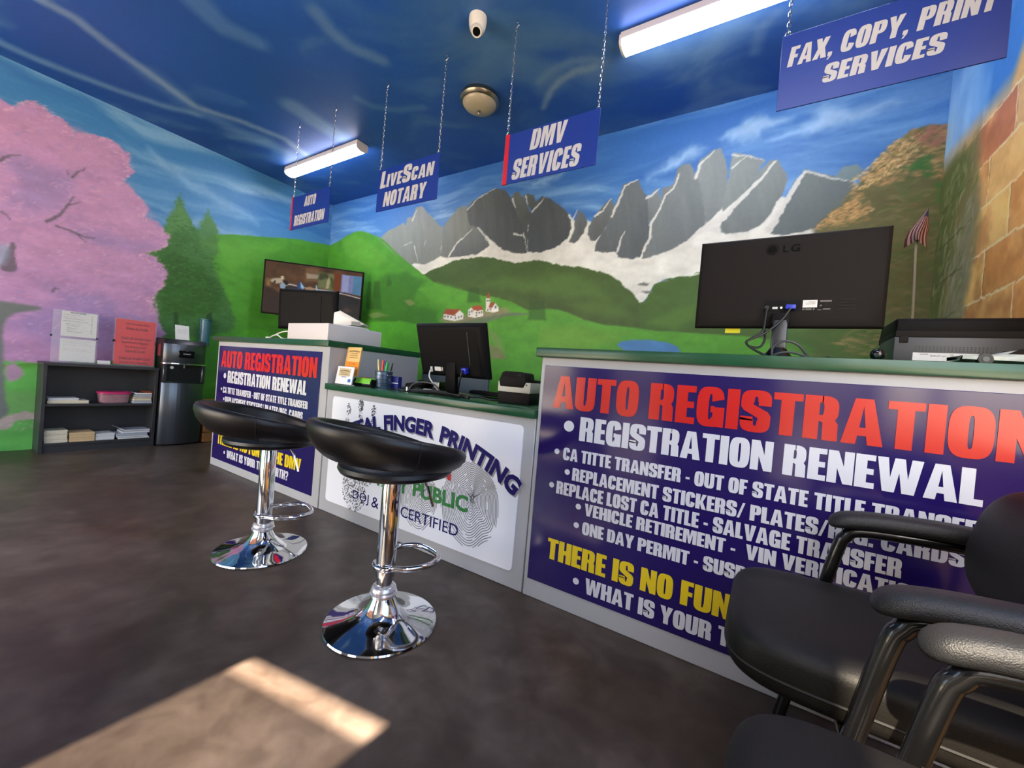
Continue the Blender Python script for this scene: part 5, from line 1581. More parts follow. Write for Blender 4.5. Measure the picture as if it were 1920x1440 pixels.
T.part('tube', MB().lathe([(.04, 1.0), (.046, 1.005), (.047, 1.262), (.055, 1.268), (.055, 1.276), (.044, 1.276), (.044, 1.02)], (.06, -1.367, 0), 32), mat('tube_blue', '46768c', rough=.15, alpha=.7))
T.part('bracket', MB().box(.001, -1.39, 1.05, .016, -1.345, 1.2, .002), m_cbl)
T.part('cups', MB().lathe([(.034, 1.03), (.036, 1.03), (.037, 1.24), (.02, 1.24)], (.06, -1.367, 0), 24), mat('cup_paper', '8fa5b0', rough=.6))
T = Thing('wooden_box', 'brown wooden box on the floor between water cooler and counter', 'box', (.2, -1.3, 0))
b = MB()
for k in range(4):
    b.box(.06, -1.4, .008 + .1 * k, .29, -1.385, .1 + .1 * k, .002, 1).box(.06, -1.235, .008 + .1 * k, .29, -1.22, .1 + .1 * k, .002, 1).box(.275, -1.39, .008 + .1 * k, .29, -1.23, .1 + .1 * k, .002, 1)
T.part('slats', b, m_pine)
T.part('corner_post', MB().box(.245, -1.384, 0, .273, -1.356, .41), m_pine)
T.part('corner_post', MB().box(.245, -1.264, 0, .273, -1.236, .41), m_pine)
T.part('lid', MB().box(.05, -1.405, .411, .297, -1.215, .43, .002), mat('lid_pine', 'a4692f', rough=.5, var=.2, vscale=10))

# ------------------------------------------------------------------ things on and behind the far tall counter
m_pblack = mat('plastic_black', '0c0b0d', rough=.6, bump=.05, bscale=300, spec=.12)
m_pdark = mat('plastic_dark', '171413', rough=.65, bump=.08, bscale=380, spec=.15)
m_gloss = mat('plastic_gloss', '0c0c0e', rough=.12, spec=.6)
m_wbox = mat('white_laminate', 'cac7ca', rough=.45)
m_cable = mat('cable_black', '121212', rough=.45)
m_cgrey = mat('cable_grey', '3b3e40', rough=.45)
m_cwhite = mat('cable_white', 'd8d8d4', rough=.45)
ZT, ZL = 1.07, .80

# television in the corner
MT = Matrix.Translation((.575, -.51, 0)) @ Matrix.Rotation(R(45.4), 4, 'Z')
T = Thing('television', 'wall mounted flat television in the corner showing a cosy living room', 'television', (.575, -.51, 1.43), R(45.4))
TV0, TV1 = 1.432, 2.043
b = MB().box(-.535, -.022, .0, .535, .022, TV1 - TV0, .004)
b.box(-.36, .02, .1, .36, .05, .42, .012)
T.part('housing', b, m_pblack, local=True)
cv = Canvas(steps((0, 1.046, .006)), steps((0, .585, .006)))
cv.c[:] = hexc('5a3d26')
v = vnoise(cv.X * 9, cv.Y * 9, 91, 4)[..., None]
cv.c[:] = cv.c * (.6 + .8 * v)
for col, a, soft, pts in (('33221a', 1, .02, '0,0 260,0 260,180 0,320'), ('d8a860', .6, .03, '20,300 60,300 60,380 20,380'), ('c9b9a0', .9, .012, '60,370 90,395 200,415 200,350 110,335 70,350'),
                          ('1a120e', .9, .008, '95,365 115,372 112,340 92,340'), ('20150f', .9, .01, '185,390 235,380 250,330 200,335'), ('e6d9b0', .9, .006, '165,430 195,432 195,395 168,395'),
                          ('8a6a4a', .7, .02, '420,560 560,560 560,420 430,400'), ('b9a890', .8, .01, '430,500 580,500 575,450 440,440'), ('7f8a5a', .8, .02, '560,530 740,530 740,330 560,340'), ('3c4426', .9, .016, '575,520 650,530 690,480 620,460 590,440 560,450'),
                          ('c9bf90', .8, .008, '660,440 680,500 695,430 680,350 650,350'), ('45502c', .8, .01, '690,500 730,470 735,360 715,350'), ('7a3d1a', 1, .006, '735,540 815,540 815,330 735,335'), ('8a90c0', 1, .006, '815,540 1046,540 1046,320 815,330'),
                          ('a7acd8', .9, .008, '830,535 900,535 900,335 830,335'), ('5d8fb4', 1, .01, '950,540 1046,540 1046,310 950,320'), ('2f2f31', 1, .008, '215,0 215,320 330,330 700,310 1046,270 1046,0'),
                          ('d3d0d0', 1, .004, '215,318 260,342 400,322 700,318 860,300 1046,275 1046,286 850,312 700,330 400,334 260,354'), ('3a3634', .8, .03, '860,180 1046,200 1046,20 880,20'), ('6d5547', .6, .02, '850,120 900,150 960,120 900,80'),
                          ('2c4e86', .95, .006, '340,340 372,398 430,330 400,306 350,306'), ('a9cbe8', .95, .005, '372,390 425,328 405,306 385,322'), ('a9cbe8', .9, .005, '540,378 555,372 566,310 545,308'), ('b98f6c', .9, .01, '430,330 480,352 535,330 535,302 430,302'),
                          ('a3c2dc', .9, .006, '160,330 195,355 225,330 215,290 165,290')):
    cv.poly(col, a, soft, .004, 30, pts_of(pts))
c = cv.c
nz, ns = cv.X.shape
scr = MB()
scr.v = [(-.518 + float(x) * .99, -.0225, .018 + float(z) * .985) for x, z in zip(cv.X.ravel(), cv.Y.ravel())]
ii = np.arange(nz * ns).reshape(nz, ns)
scr.f = [tuple(int(k) for k in q) for q in np.stack([ii[:-1, :-1], ii[:-1, 1:], ii[1:, 1:], ii[1:, :-1]], -1).reshape(-1, 4)]
scr.mi = [0] * len(scr.f)
so = T.part('screen', scr, mat('screen_picture', attr='paint', rough=.3, emit=.62, spec=.04), local=True)
cc = np.clip(c.reshape(-1, 3), 0, 1)
cc = np.where(cc <= .04045, cc / 12.92, ((cc + .055) / 1.055) ** 2.4)
so.data.color_attributes.new('paint', 'FLOAT_COLOR', 'POINT').data.foreach_set('color', np.concatenate([cc, np.ones((len(cc), 1))], 1).astype(np.float32).ravel())
T.part('wall_bracket', MB().box(-.04, .05, .2, .04, .66, .26, .004), m_pblack, local=True)


def screen_back(T, w, h, zb, tilt, depth=.035, bulge=.03, col=None):
    """monitor seen from behind; local frame: x right, y away from the viewer, hinge at the bottom edge"""
    M = Matrix.Translation((0, 0, zb)) @ Matrix.Rotation(tilt, 4, 'X')
    b = MB().box(-w / 2, .0, 0, w / 2, .018, h, .005, 2, M)
    rings = []
    for k, (f, d) in enumerate(((1.0, .002), (.985, -.004), (.95, -bulge * .55), (.86, -bulge * .95), (.80, -bulge))):
        ring = []
        for sx, sz in ((-1, -1), (1, -1), (1, 1), (-1, 1)):
            ring.append(M @ Vector((sx * w / 2 * f, d, h / 2 + sz * h / 2 * f)))
        rings.append(ring)
    b.rings(rings, True, False, True)
    T.part('housing', b, col or m_pblack, local=True, angle=30)
    T.part('screen', MB().box(-w / 2 + .012, .0181, .016, w / 2 - .012, .0195, h - .012, 0, 1, M), m_gloss, local=True)
    return M


# monitor behind the white box
T = Thing('monitor', 'black monitor seen from behind on the far tall counter, before the television', 'monitor', (1.83, -1.30, ZT), R(21))
M = screen_back(T, .557, .335, .115, R(3), bulge=.022)
T.part('stand', MB().box(-.05, -.012, .01, .05, .012, .3, .004), m_pblack, local=True)
T.part('foot', MB().lathe([(.0005, 0), (.12, 0), (.12, .008), (.05, .016), (.0005, .018)], n=36), m_pblack, local=True)
T.part('vent_strip', MB().box(.14, -.026, .06, .143, -.0215, .29, 0, 1, M), m_pdark, local=True)
T.part('sticky_note', MB().box(-.29, .0185, .08, -.262, .0192, .15, 0, 1, M), mat('note_green', '8fd23a', rough=.7), local=True, label='green sticky note')
b = MB().box(-.13, -.028, .02, -.11, -.02, .03, 0, 1, M).box(-.1, -.028, .02, -.04, -.02, .03, 0, 1, M)
T.part('port_label', b, m_wplas, local=True)
single('white_box', MB().box(2.285, -1.702, ZT, 2.752, -1.285, 1.178, .0025, 2), m_wbox, 'flat white box on the front corner of the far tall counter', 'box', (2.5, -1.5, ZT))
T = Thing('payment_tablet', 'white tilted payment tablet stand on top of the white box', 'payment terminal', (2.64, -1.52, 1.178))
T.part('turntable', MB().lathe([(.0005, 1.178), (.135, 1.178), (.138, 1.183), (.134, 1.19), (.0005, 1.191)], (2.6, -1.45, 0), 40), m_wplas)
side = [(2.535, -1.6, 1.192), (2.60, -1.6, 1.192), (2.80, -1.36, 1.198), (2.655, -1.56, 1.288), (2.56, -1.62, 1.276)]
prof = [(-.06, .014), (.03, .014), (.15, .03), (.145, .036), (-.02, .112), (-.06, .094)]
MP = Matrix.Translation((2.60, -1.475, 1.178)) @ Matrix.Rotation(R(38), 4, 'Z')
T.part('stand', MB().prism([(x, -.075, z) for x, z in prof], (0, .15, 0), .004, MP), m_wplas)
T.part('screen', MB().prism([(-.012, -.072, .111), (.143, -.072, .0395), (.1435, -.072, .0408), (-.0115, -.072, .1123)], (0, .144, 0), 0, MP), m_gloss)
T.part('side_vent', MB().box(.06, -.0762, .019, .12, -.0745, .046, 0, 1, MP), mat('vent_grey', '7c807e', rough=.5))
T.part('port', MB().box(-.0615, -.04, .075, -.0595, -.005, .085, 0, 1, MP), m_pblack)
T = Thing('white_cable', 'white cable looped beside the white box on the far tall counter', 'cable', (2.05, -1.62, ZT))
T.part('cord', MB().tube([(2.28, -1.56, 1.125), (2.2, -1.6, 1.132), (2.1, -1.63, 1.128), (2.0, -1.64, 1.1), (1.945, -1.645, 1.076), (1.98, -1.65, 1.09), (2.06, -1.655, 1.1), (2.15, -1.66, 1.074), (2.27, -1.66, 1.074)], .0045, 8, smooth=5), m_cwhite)
T.part('plug', MB().box(1.905, -1.66, 1.0705, 1.95, -1.632, 1.085, .003), m_cwhite)

# ------------------------------------------------------------------ things on the low counter
T = Thing('flyer_holder', 'upright holder with an orange fingerprint flyer on the low counter', 'flyer holder', (2.86, -1.615, ZL))
MF = Matrix.Translation((2.864, -1.612, ZL + .0005)) @ Matrix.Rotation(R(-2), 4, 'Z') @ Matrix.Rotation(R(-6), 4, 'X')
T.part('acrylic_back', MB().box(-.075, .004, 0, .085, .007, .235, .001, 1, MF).box(-.075, -.012, 0, .085, .007, .004, .001, 1, MF), m_acr)
fl = T.part('flyer', MB().box(-.055, -.001, .055, .082, .003, .242, 0, 1, MF), mat('flyer_cream', 'd9b877', rough=.6))
ff = lambda x, z: MF @ Vector((x, -.0024, z))
T.part('orange_band', MB().box(-.055, -.002, .06, .082, -.0012, .148, 0, 1, MF), mat('flyer_orange', 'e08a1e', rough=.6), fl)
b = MB()
sans(b, 'DIGITAL FINGER PRINTING', lambda x, z: MF @ Vector((x, -.0018, z - 2.2 * (x - .014) ** 2)), -.035, .07, .212, .222, bold=.02)
sans(b, 'LIVE SCAN', ff, -.012, .05, .196, .206)
sans(b, 'Notary Public', ff, -.02, .055, .182, .191, bold=.01)
sans(b, 'DOJ & FBI certified', ff, -.025, .06, .169, .177)
sans(b, '$2 Coupon', ff, -.02, .048, .126, .142, shear=.2)
sans(b, 'Print it, bring it, save', ff, -.04, .062, .107, .116, shear=.2)
sans(b, 'one coupon per customer', ff, -.045, .07, .09, .097)
T.part('lettering', b, mat('print_brown', '5a3a1c', rough=.7), fl)
T.part('leaflets', MB().box(-.075, .009, .055, -.052, .012, .242, 0, 1, MF).box(-.075, .006, .055, .08, .0088, .24, 0, 1, MF), mat('flyer_orange_pale', 'e5a55a', rough=.6))
T = Thing('square_sign', 'small white card with a blue corner badge standing before the orange flyer', 'sign', (2.9, -1.662, ZL))
MF2 = Matrix.Translation((2.902, -1.672, ZL + .0025)) @ Matrix.Rotation(R(-2), 4, 'Z') @ Matrix.Rotation(R(-8), 4, 'X')
p = T.part('card', MB().box(-.085, -.003, 0, .086, .003, .112, .002, 2, MF2).box(-.085, 0, 0, .086, .022, .003, 0, 1, MF2), m_board)
ff = lambda x, z: MF2 @ Vector((x, -.0042, z))
T.part('sepia_print', MB().box(-.06, -.0036, .052, .058, -.003, .1, 0, 1, MF2), mat('flyer_sepia', 'c0ad86', rough=.6), p)
b = MB()
sans(b, 'DIGITAL FINGER PRINTING', lambda x, z: MF2 @ Vector((x, -.0042, z - 3.0 * x * x)), -.048, .048, .083, .090, bold=.02)
sans(b, 'Notary Public', ff, -.03, .03, .069, .075)
sans(b, 'DOJ & FBI certified', ff, -.036, .036, .058, .064)
sans(b, 'CARDS OK', ff, -.026, .026, .043, .049, bold=.02)
T.part('lettering', b, m_print, p)
T.part('badge', MB().box(.045, -.0036, .016, .072, -.003, .036, 0, 1, MF2), mat('badge_blue', '1d68b4', rough=.4), p, label='blue square badge')
T = Thing('card_reader', 'small green and black card dispenser on the low counter beside the pen cup', 'card dispenser', (3.015, -1.59, ZL))
prof = [(-.03, 0), (.03, 0), (.03, .012), (.012, .045), (-.022, .048), (-.03, .03)]
T.part('base', MB().box(2.93, -1.62, ZL, 3.098, -1.555, .808, .002).prism([(2.928, -1.59 + y, ZL + z) for y, z in prof], (.012, 0, 0), .002).prism([(3.088, -1.59 + y, ZL + z) for y, z in prof], (.012, 0, 0), .002), m_pblack)
T.part('cover', MB().prism([(2.942, -1.59 - .031, .818), (2.942, -1.59 - .018, .852), (2.942, -1.59 + .02, .856), (2.942, -1.59 + .03, .83)], (.144, 0, 0), .002), mat('cover_green', '72c23c', rough=.35))
T.part('label', MB().box(2.985, -1.612, .8555, 3.05, -1.575, .8575), m_orange)
# pen cup and pens
T = Thing('pen_cup', 'blue grey mesh cup full of pens on the low counter', 'pen cup', (3.10, -1.53, ZL))
T.part('cup', MB().lathe([(.0005, .801), (.05, .801), (.053, .806), (.053, .902), (.051, .904), (.049, .902), (.049, .81), (.0005, .81)], (3.10, -1.53, 0), 36), mat('mesh_steel', '5d6f88', rough=.3, metal=.7, var=.3, vscale=200))
b = MB()
for z in (.803, .902):
    b.lathe([(.0535, z - .003), (.056, z), (.0535, z + .003)], (3.10, -1.53, 0), 36)
for z in (.83, .855, .88):
    b.lathe([(.0535, z - .0015), (.0545, z), (.0535, z + .0015)], (3.10, -1.53, 0), 36)
T.part('rim', b, m_chrome)
PG = 'pens in the cup'
for col, lab, dx, dy, tx, ty, hh, r in (('e3d27a', 'yellow pencil leaning left in the pen cup', -.03, -.01, -.035, .0, .175, .005), ('c8331f', 'red marker in the pen cup', -.012, -.005, -.012, .01, .172, .009), ('1b2f7c', 'dark blue pen in the middle of the pen cup', .006, .005, .0, .0, .168, .006),
                                        ('27489a', 'blue pen with a thin tip in the pen cup', .012, -.012, .006, .005, .178, .004), ('27a446', 'green highlighter leaning right in the pen cup', .026, -.01, .02, .0, .165, .009), ('141414', 'black pen leaning far right in the pen cup', .03, .014, .045, .0, .16, .005)):
    P0, P1 = Vector((3.10 + dx * .6, -1.53 + dy, .812)), Vector((3.10 + dx + tx * .6, -1.53 + dy + ty, .80 + hh))
    d = (P1 - P0).normalized()
    T = Thing('pen', lab, 'pen', P0, 0, PG)
    T.part('barrel', MB().cyl(P0, P0 + (P1 - P0) * .72, r, n=12), mat('pen_' + lab.split()[0] + lab.split()[1], col, rough=.35))
    T.part('cap', MB().cyl(P0 + (P1 - P0) * .72, P1, r * 1.12, r * .8, n=12), mat('pen_' + lab.split()[0] + lab.split()[1], col, rough=.35))
T = Thing('blue_box', 'small dark blue carton beside the pen cup', 'box', (3.155, -1.48, ZL))
T.part('carton', MB().box(3.125, -1.5, ZL, 3.2, -1.47, .878, .001, 1), mat('carton_blue', '16206e', rough=.4))
T.part('white_stripe', MB().box(3.1245, -1.5008, .834, 3.2005, -1.4995, .839), m_paper)
T = Thing('barcode_scanner', 'black handheld scanner lying beside the monitor on the low counter', 'scanner', (3.25, -1.41, ZL))
MS = Matrix.Translation((3.25, -1.405, ZL + .022)) @ Matrix.Rotation(R(25), 4, 'Z')
T.part('body', MB().box(-.055, -.024, -.002, .06, .024, .03, .009, 3, MS @ Matrix.Rotation(R(-12), 4, 'Y')), m_pblack)
T.part('stand', MB().box(-.05, -.02, -.0215, .02, .02, -.008, .004, 2, MS), m_pblack)
T = Thing('cable_coil', 'thin black cable coiled beside the scanner on the low counter', 'cable', (3.28, -1.5, ZL))
T.part('cord', MB().tube([(3.2, -1.43, .812), (3.17, -1.5, .806), (3.2, -1.56, .8045), (3.28, -1.585, .8045), (3.35, -1.57, .8045), (3.365, -1.54, .8045), (3.33, -1.51, .8045), (3.27, -1.53, .81), (3.29, -1.575, .812), (3.34, -1.6, .806), (3.372, -1.575, .8045), (3.365, -1.52, .806), (3.35, -1.49, .81), (3.325, -1.47, .826), (3.34, -1.45, .82), (3.365, -1.455, .808)], .0032, 8, smooth=6), m_cable)
T = Thing('white_adapter', 'slim white bar lying between scanner and black box on the low counter', 'adapter', (3.35, -1.43, ZL))
T.part('bar', MB().box(3.315, -1.40, ZL + .0005, 3.378, -1.375, .818, .003, 2, Matrix.Identity(4)), m_wplas)
T.part('lead', MB().tube([(3.315, -1.387, .81), (3.305, -1.36, .806), (3.27, -1.345, .8035)], .0025, 6, smooth=4), m_cwhite)
# monitor
T = Thing('monitor', 'black monitor seen from behind on the low counter, leaning back', 'monitor', (3.565, -1.40, ZL), R(-1))
M = screen_back(T, .525, .315, .108, R(16.5), bulge=.026)
T.part('stand', MB().prism([(-.045, -.03, .008), (.035, -.03, .008), (.042, -.055, .19), (-.030, -.055, .19)], (0, .03, 0), .004), m_pblack, local=True)
T.part('foot', MB().lathe([(.0005, 0), (.165, 0), (.168, .004), (.15, .012), (.06, .022), (.0005, .024)], (-.01, -.01, 0), 44, 1, .72), m_gloss, local=True)
T.part('vent_strip', MB().box(.145, -.0275, .085, .149, -.0255, .27, 0, 1, M), mat('strip_grey', '3a3737', rough=.4), local=True)
T.part('port_label', MB().box(-.125, -.031, .038, -.075, -.0265, .062, 0, 1, M), m_wplas, local=True, label='white rating label')
T.part('power_plug', MB().box(-.155, -.038, .03, -.143, -.0265, .062, .002, 1, M), m_wplas, local=True)
T.part('power_plug', MB().box(-.068, -.034, .04, -.060, -.0265, .062, .002, 1, M), m_wplas, local=True)
T.part('video_plug', MB().box(.098, -.055, .036, .135, -.0265, .07, .004, 2, M), mat('plug_blue', '1d2fb0', rough=.35), local=True, label='blue video plug')
T.part('cord', MB().tube([(-.15, -.05, .145), (-.135, -.075, .10), (-.115, -.06, .06), (-.11, -.02, .02)], .004, 8, smooth=5), m_cwhite, local=True, label='white power cord')
T.part('cord', MB().tube([(.115, -.075, .15), (.10, -.07, .09), (.06, -.03, .04), (.02, .02, .02)], .0045, 8, smooth=5), m_cable, local=True)
T = Thing('media_box', 'glossy black box lying left of the monitor foot on the low counter', 'box', (3.36, -1.26, ZL))
T.part('case', MB().box(3.19, -1.325, ZL + .003, 3.378, -1.2, .868, .006, 2), m_gloss)
T.part('front_strip', MB().box(3.195, -1.3265, .80 + .008, 3.373, -1.324, .82), m_pdark)
T = Thing('black_cable_bundle', 'tangle of black cables around the monitor foot on the low counter', 'cable', (3.55, -1.57, ZL))
rng = random.Random(12)
for k in range(5):
    a = []
    for q in range(9):
        t = q / 8
        a.append((3.40 + .38 * t + rng.uniform(-.012, .012), -1.585 + .03 * math.sin(t * 3.1 + k) + .008 * k + rng.uniform(-.006, .006), ZL + .0055 + .006 * (k % 3) + .012 * math.sin(math.pi * t) * (k % 2)))
    T.part('cord', MB().tube(a, .0048, 8, smooth=4), m_cable)
T.part('cord', MB().tube([(3.40, -1.6, .81), (3.415, -1.585, .845), (3.45, -1.56, .862), (3.52, -1.54, .86), (3.56, -1.53, .835), (3.6, -1.55, .808)], .0045, 8, smooth=5), m_cgrey, label='grey looped cord')
T.part('connector', MB().box(3.388, -1.612, .8045, 3.402, -1.59, .83, .002), m_steel)
T = Thing('keyboard', 'black keyboard lying behind the monitor foot on the low counter', 'keyboard', (3.78, -1.36, ZL))
MK = Matrix.Translation((3.78, -1.215, ZL + .0075)) @ Matrix.Rotation(R(-4), 4, 'Z') @ Matrix.Rotation(R(-5), 4, 'X')
T.part('case', MB().box(-.2, -.07, 0, .2, .07, .02, .004, 2, MK), m_pblack)
b = MB()
for i in range(18):
    for j in range(5):
        b.box(-.192 + .0213 * i, -.062 + .025 * j, .019, -.174 + .0213 * i, -.041 + .025 * j, .026, .002, 1, MK)
T.part('keys', b, m_pdark, kind='stuff')
# label printer
T = Thing('label_printer', 'black and light grey label printer on the low counter near its right end', 'printer', (4.03, -1.42, ZL), R(12))
b = MB().box(-.085, -.095, 0, .085, .12, .058, .006, 2)
T.part('base', b, m_pdark, local=True)
T.part('body', MB().box(-.087, -.097, .058, .087, .122, .112, .004, 2), mat('printer_grey', 'b9b8ad', rough=.45), local=True)
T.part('lid', MB().prism([(-.075, -.101, .085), (.05, -.101, .085), (.062, -.101, .112), (.05, -.096, .158), (.03, -.094, .163), (-.055, -.094, .163), (-.07, -.096, .155), (-.082, -.101, .112)], (0, .16, 0), .004), m_pdark, local=True)
T.part('rear_lid', MB().box(-.084, -.05, .112, .084, .118, .128, .004, 2), m_pdark, local=True)
T.part('label_slot', MB().box(-.055, -.1005, .138, .035, -.0965, .148, .001, 1), m_gloss, local=True)
T.part('button', MB().cyl((.066, -.0965, .1), (.066, -.0985, .1), .004, n=12), m_clip, local=True)
T = Thing('black_cable', 'black cable running from the monitor to the label printer', 'cable', (3.85, -1.5, ZL))
T.part('cord', MB().tube([(3.74, -1.56, .806), (3.80, -1.55, .81), (3.85, -1.52, .814), (3.9, -1.5, .806), (3.925, -1.46, .808)], .005, 8, smooth=5), m_cable)
T.part('plug', MB().box(3.775, -1.565, .8005, 3.805, -1.545, .818, .003), m_cable)

# ------------------------------------------------------------------ things on the near tall counter
T = Thing('monitor', 'large black monitor seen from behind on the tall counter at right', 'monitor', (5.142, -1.35, ZT), 0)
W_, H_ = .612, .362
M = screen_back(T, W_, H_, .142, R(0), bulge=.016, col=m_pdark)
m_mark = mat('logo_dark', '040404', rough=.7, spec=.1)
b = MB()
lx, lz = -.048, .305
bb = -.0168
b.add([M @ Vector((lx + r * math.cos(a), bb, lz + r * math.sin(a))) for r in (.0205, .0175) for a in [2 * math.pi * k / 32 for k in range(32)]], [(k, (k + 1) % 32, 32 + (k + 1) % 32, 32 + k) for k in range(32)])
b.add([M @ Vector((lx + .0150 * math.cos(a), bb, lz + .0150 * math.sin(a))) for a in [2 * math.pi * k / 28 for k in range(28)]], [tuple(range(28))])
T.part('logo', b, m_mark, local=True)
b = MB()
ff = lambda x, z: M @ Vector((x, bb, z))
sans(b, 'L', ff, -.013, .004, .292, .319, bold=.03)
sans(b, 'G', ff, .012, .042, .291, .320, bold=.03)
T.part('lettering', b, m_mark, local=True)
b = MB().box(-.058, -.0168, .062, .058, -.0155, .106, 0, 1, M)
T.part('port_panel', b, m_pblack, local=True)
T.part('power_plug', MB().cyl((-.048, -.03, .142 + .076), (-.048, -.016, .142 + .076), .008, n=14), m_cable, local=True)
T.part('hdmi_port', MB().box(-.031, -.0185, .071, -.012, -.0165, .081, .001, 1, M), m_steel, local=True)
T.part('audio_port', MB().cyl((-.001, -.0185, .142 + .0765), (-.001, -.0165, .142 + .0765), .0045, n=14), m_steel, local=True)
T.part('video_plug', MB().box(.012, -.046, .066, .045, -.0165, .084, .004, 2, M), MATS['plug_blue'], local=True, label='blue video plug')
st_ = T.part('rating_label', MB().box(.066, -.0172, .076, .110, -.0162, .104, 0, 1, M), m_paper, local=True, label='white rating label')
b = MB()
ff = lambda x, z: M @ Vector((x, -.0176, z))
for t, a, c, z in (('MODEL', .085, .105, .094), ('100-240V', .075, .105, .087), ('CE', .134, .142, .086)):
    sans(b, t, ff, a, c, z, z + .004)
T.part('print', b, m_print, st_, local=True)
b = MB()
for x0, x1, z0, z1 in ((.066, .073, .066, .072), (.076, .094, .066, .072), (.098, .103, .066, .072), (.112, .124, .065, .068), (.128, .150, .067, .071), (.118, .124, .08, .085), (.118, .152, .096, .102)):
    b.box(x0, -.0172, z0, x1, -.0162, z1, 0, 1, M)
T.part('label_print', b, mat('label_grey', '6f6c6a', rough=.7, spec=.1), local=True)
b = MB()
for z in (.066, .078, .090, .100):
    b.box(.172, -.0172, z, .222, -.0162, z + .006, 0, 1, M)
T.part('warning_print', b, mat('label_dark', '2a2827', rough=.8, spec=.05), local=True)
b = MB().box(-.03, -.05, .15, .03, -.016, .195, .006, 2)
T.part('hinge', b, m_pblack, local=True)
T.part('stand', MB().prism([(-.026, -.06, .02), (.026, -.06, .02), (.024, -.05, .17), (-.024, -.05, .17)], (0, .03, 0), .006), mat('stand_slate', '22262b', rough=.3), local=True)
T.part('foot', MB().lathe([(.0005, 0), (.105, 0), (.108, .006), (.09, .016), (.05, .024), (.035, .045), (.025, .06), (.0005, .06)], (0, -.045, 0), 44, 1, .75), m_gloss, local=True)
T.part('sticky_note', MB().box(-.19, .0197, -.018, -.135, .0205, .06, 0, 1, M), mat('note_yellow', 'd9d62c', rough=.7), local=True, label='yellow sticky note')
for pts, m_ in (([(-.048, -.032, .215), (-.05, -.045, .17), (-.055, -.06, .12), (-.09, -.075, .09), (-.105, -.08, .075), (-.09, -.09, .055), (-.05, -.1, .03), (-.01, -.11, .012)], m_cable),
                ([(.028, -.045, .21), (.0, -.055, .16), (-.05, -.07, .11), (-.10, -.08, .08), (-.095, -.085, .06), (-.06, -.07, .058), (-.045, -.06, .09), (-.05, -.05, .13)], m_cable),
                ([(-.015, -.13, .012), (-.018, -.135, .045), (.0, -.14, .068), (.03, -.14, .074), (.06, -.135, .06), (.085, -.12, .03), (.105, -.11, .01)], m_cgrey),
                ([(-.02, -.14, .012), (.0, -.15, .028), (.04, -.15, .034), (.08, -.14, .022), (.12, -.12, .008)], m_cgrey)):
    T.part('cord', MB().tube(pts, .0042, 8, smooth=6), m_, local=True)
T = Thing('adapter_cable', 'black cable lying on the tall counter right of the large monitor', 'cable', (5.28, -1.42, ZT))
T.part('cord', MB().tube([(5.275, -1.5, 1.0765), (5.285, -1.49, 1.09), (5.30, -1.44, 1.088), (5.32, -1.43, 1.08), (5.38, -1.42, 1.075), (5.44, -1.41, 1.0745)], .0055, 8, smooth=5), m_cable)
T.part('transformer', MB().box(5.265, -1.515, ZT + .0005, 5.335, -1.48, 1.088, .004), m_cable)
T = Thing('webcam', 'small round black webcam beside the large printer', 'webcam', (5.41, -1.5, ZT))
b = MB().lathe([(.0005, -.02), (.010, -.018), (.018, -.01), (.0205, 0), (.018, .01), (.010, .018), (.0005, .02)], (5.412, -1.5, 1.105), 26)
T.part('ball', b, m_gloss)
T.part('lens', MB().cyl((5.407, -1.52, 1.1), (5.405, -1.5225, 1.099), .005, n=14), m_steel)
T.part('foot', MB().lathe([(.0005, 0), (.018, 0), (.016, .008), (.008, .02), (.0005, .02)], (5.412, -1.5, ZT), 22), m_pblack)
# big printer
T = Thing('document_scanner', 'wide black document scanner at the right end of the tall counter', 'scanner', (5.62, -1.3, ZT))
x0, x1, y_ = 5.468, 5.80, -1.40
T.part('lower_case', MB().prism([(x0, y_, ZT + .002), (x0, y_, 1.178), (x0, -1.20, 1.178), (x0, -1.10, ZT + .002)], (x1 - x0, 0, 0), .003), mat('scanner_slate', '2c2f35', rough=.45))
T.part('upper_case', MB().prism([(x0 + .004, y_ + .002, 1.196), (x0 + .004, y_ + .004, 1.232), (x0 + .004, -1.385, 1.2415), (x0 + .004, -1.18, 1.2415), (x0 + .004, -1.15, 1.19)], (x1 - x0 - .04, 0, 0), .004), m_pblack)
T.part('lid_band', MB().box(x0 + .002, y_ - .001, 1.176, x1 - .004, -1.16, 1.198, .002), m_pdark)
T.part('hinge', MB().box(x0 + .012, y_ - .004, 1.158, x0 + .034, y_ + .001, 1.18, .002), m_pdark)
T.part('end_cap', MB().box(x1 - .036, y_ + .01, 1.196, x1, -1.17, 1.225, .006), m_pblack)
p = T.part('rating_label', MB().box(x0 + .048, y_ - .0012, 1.1, x0 + .26, y_ + .001, 1.126), m_paper, label='long white rating label')
b = MB()
ff = lambda x, z: (x, y_ - .0018, z)
for t, a, c, z, hh in (('CE', .135, .143, 1.118, .005), ('FC', .178, .188, 1.117, .005), ('UL', .165, .171, 1.118, .005), ('INPUT 24V', .09, .128, 1.114, .004), ('SCANNER', .066, .084, 1.119, .004)):
    sans(b, t, ff, x0 + a, x0 + c, z, z + hh)
T.part('print', b, m_print, p)
b = MB()
for i in range(22):
    for j in range(3):
        b.box(x0 + .052 + i * .0085, y_ - .0006, 1.131 + j * .0065, x0 + .0555 + i * .0085, y_ + .001, 1.1345 + j * .0065)
T.part('vent', b, m_clip)
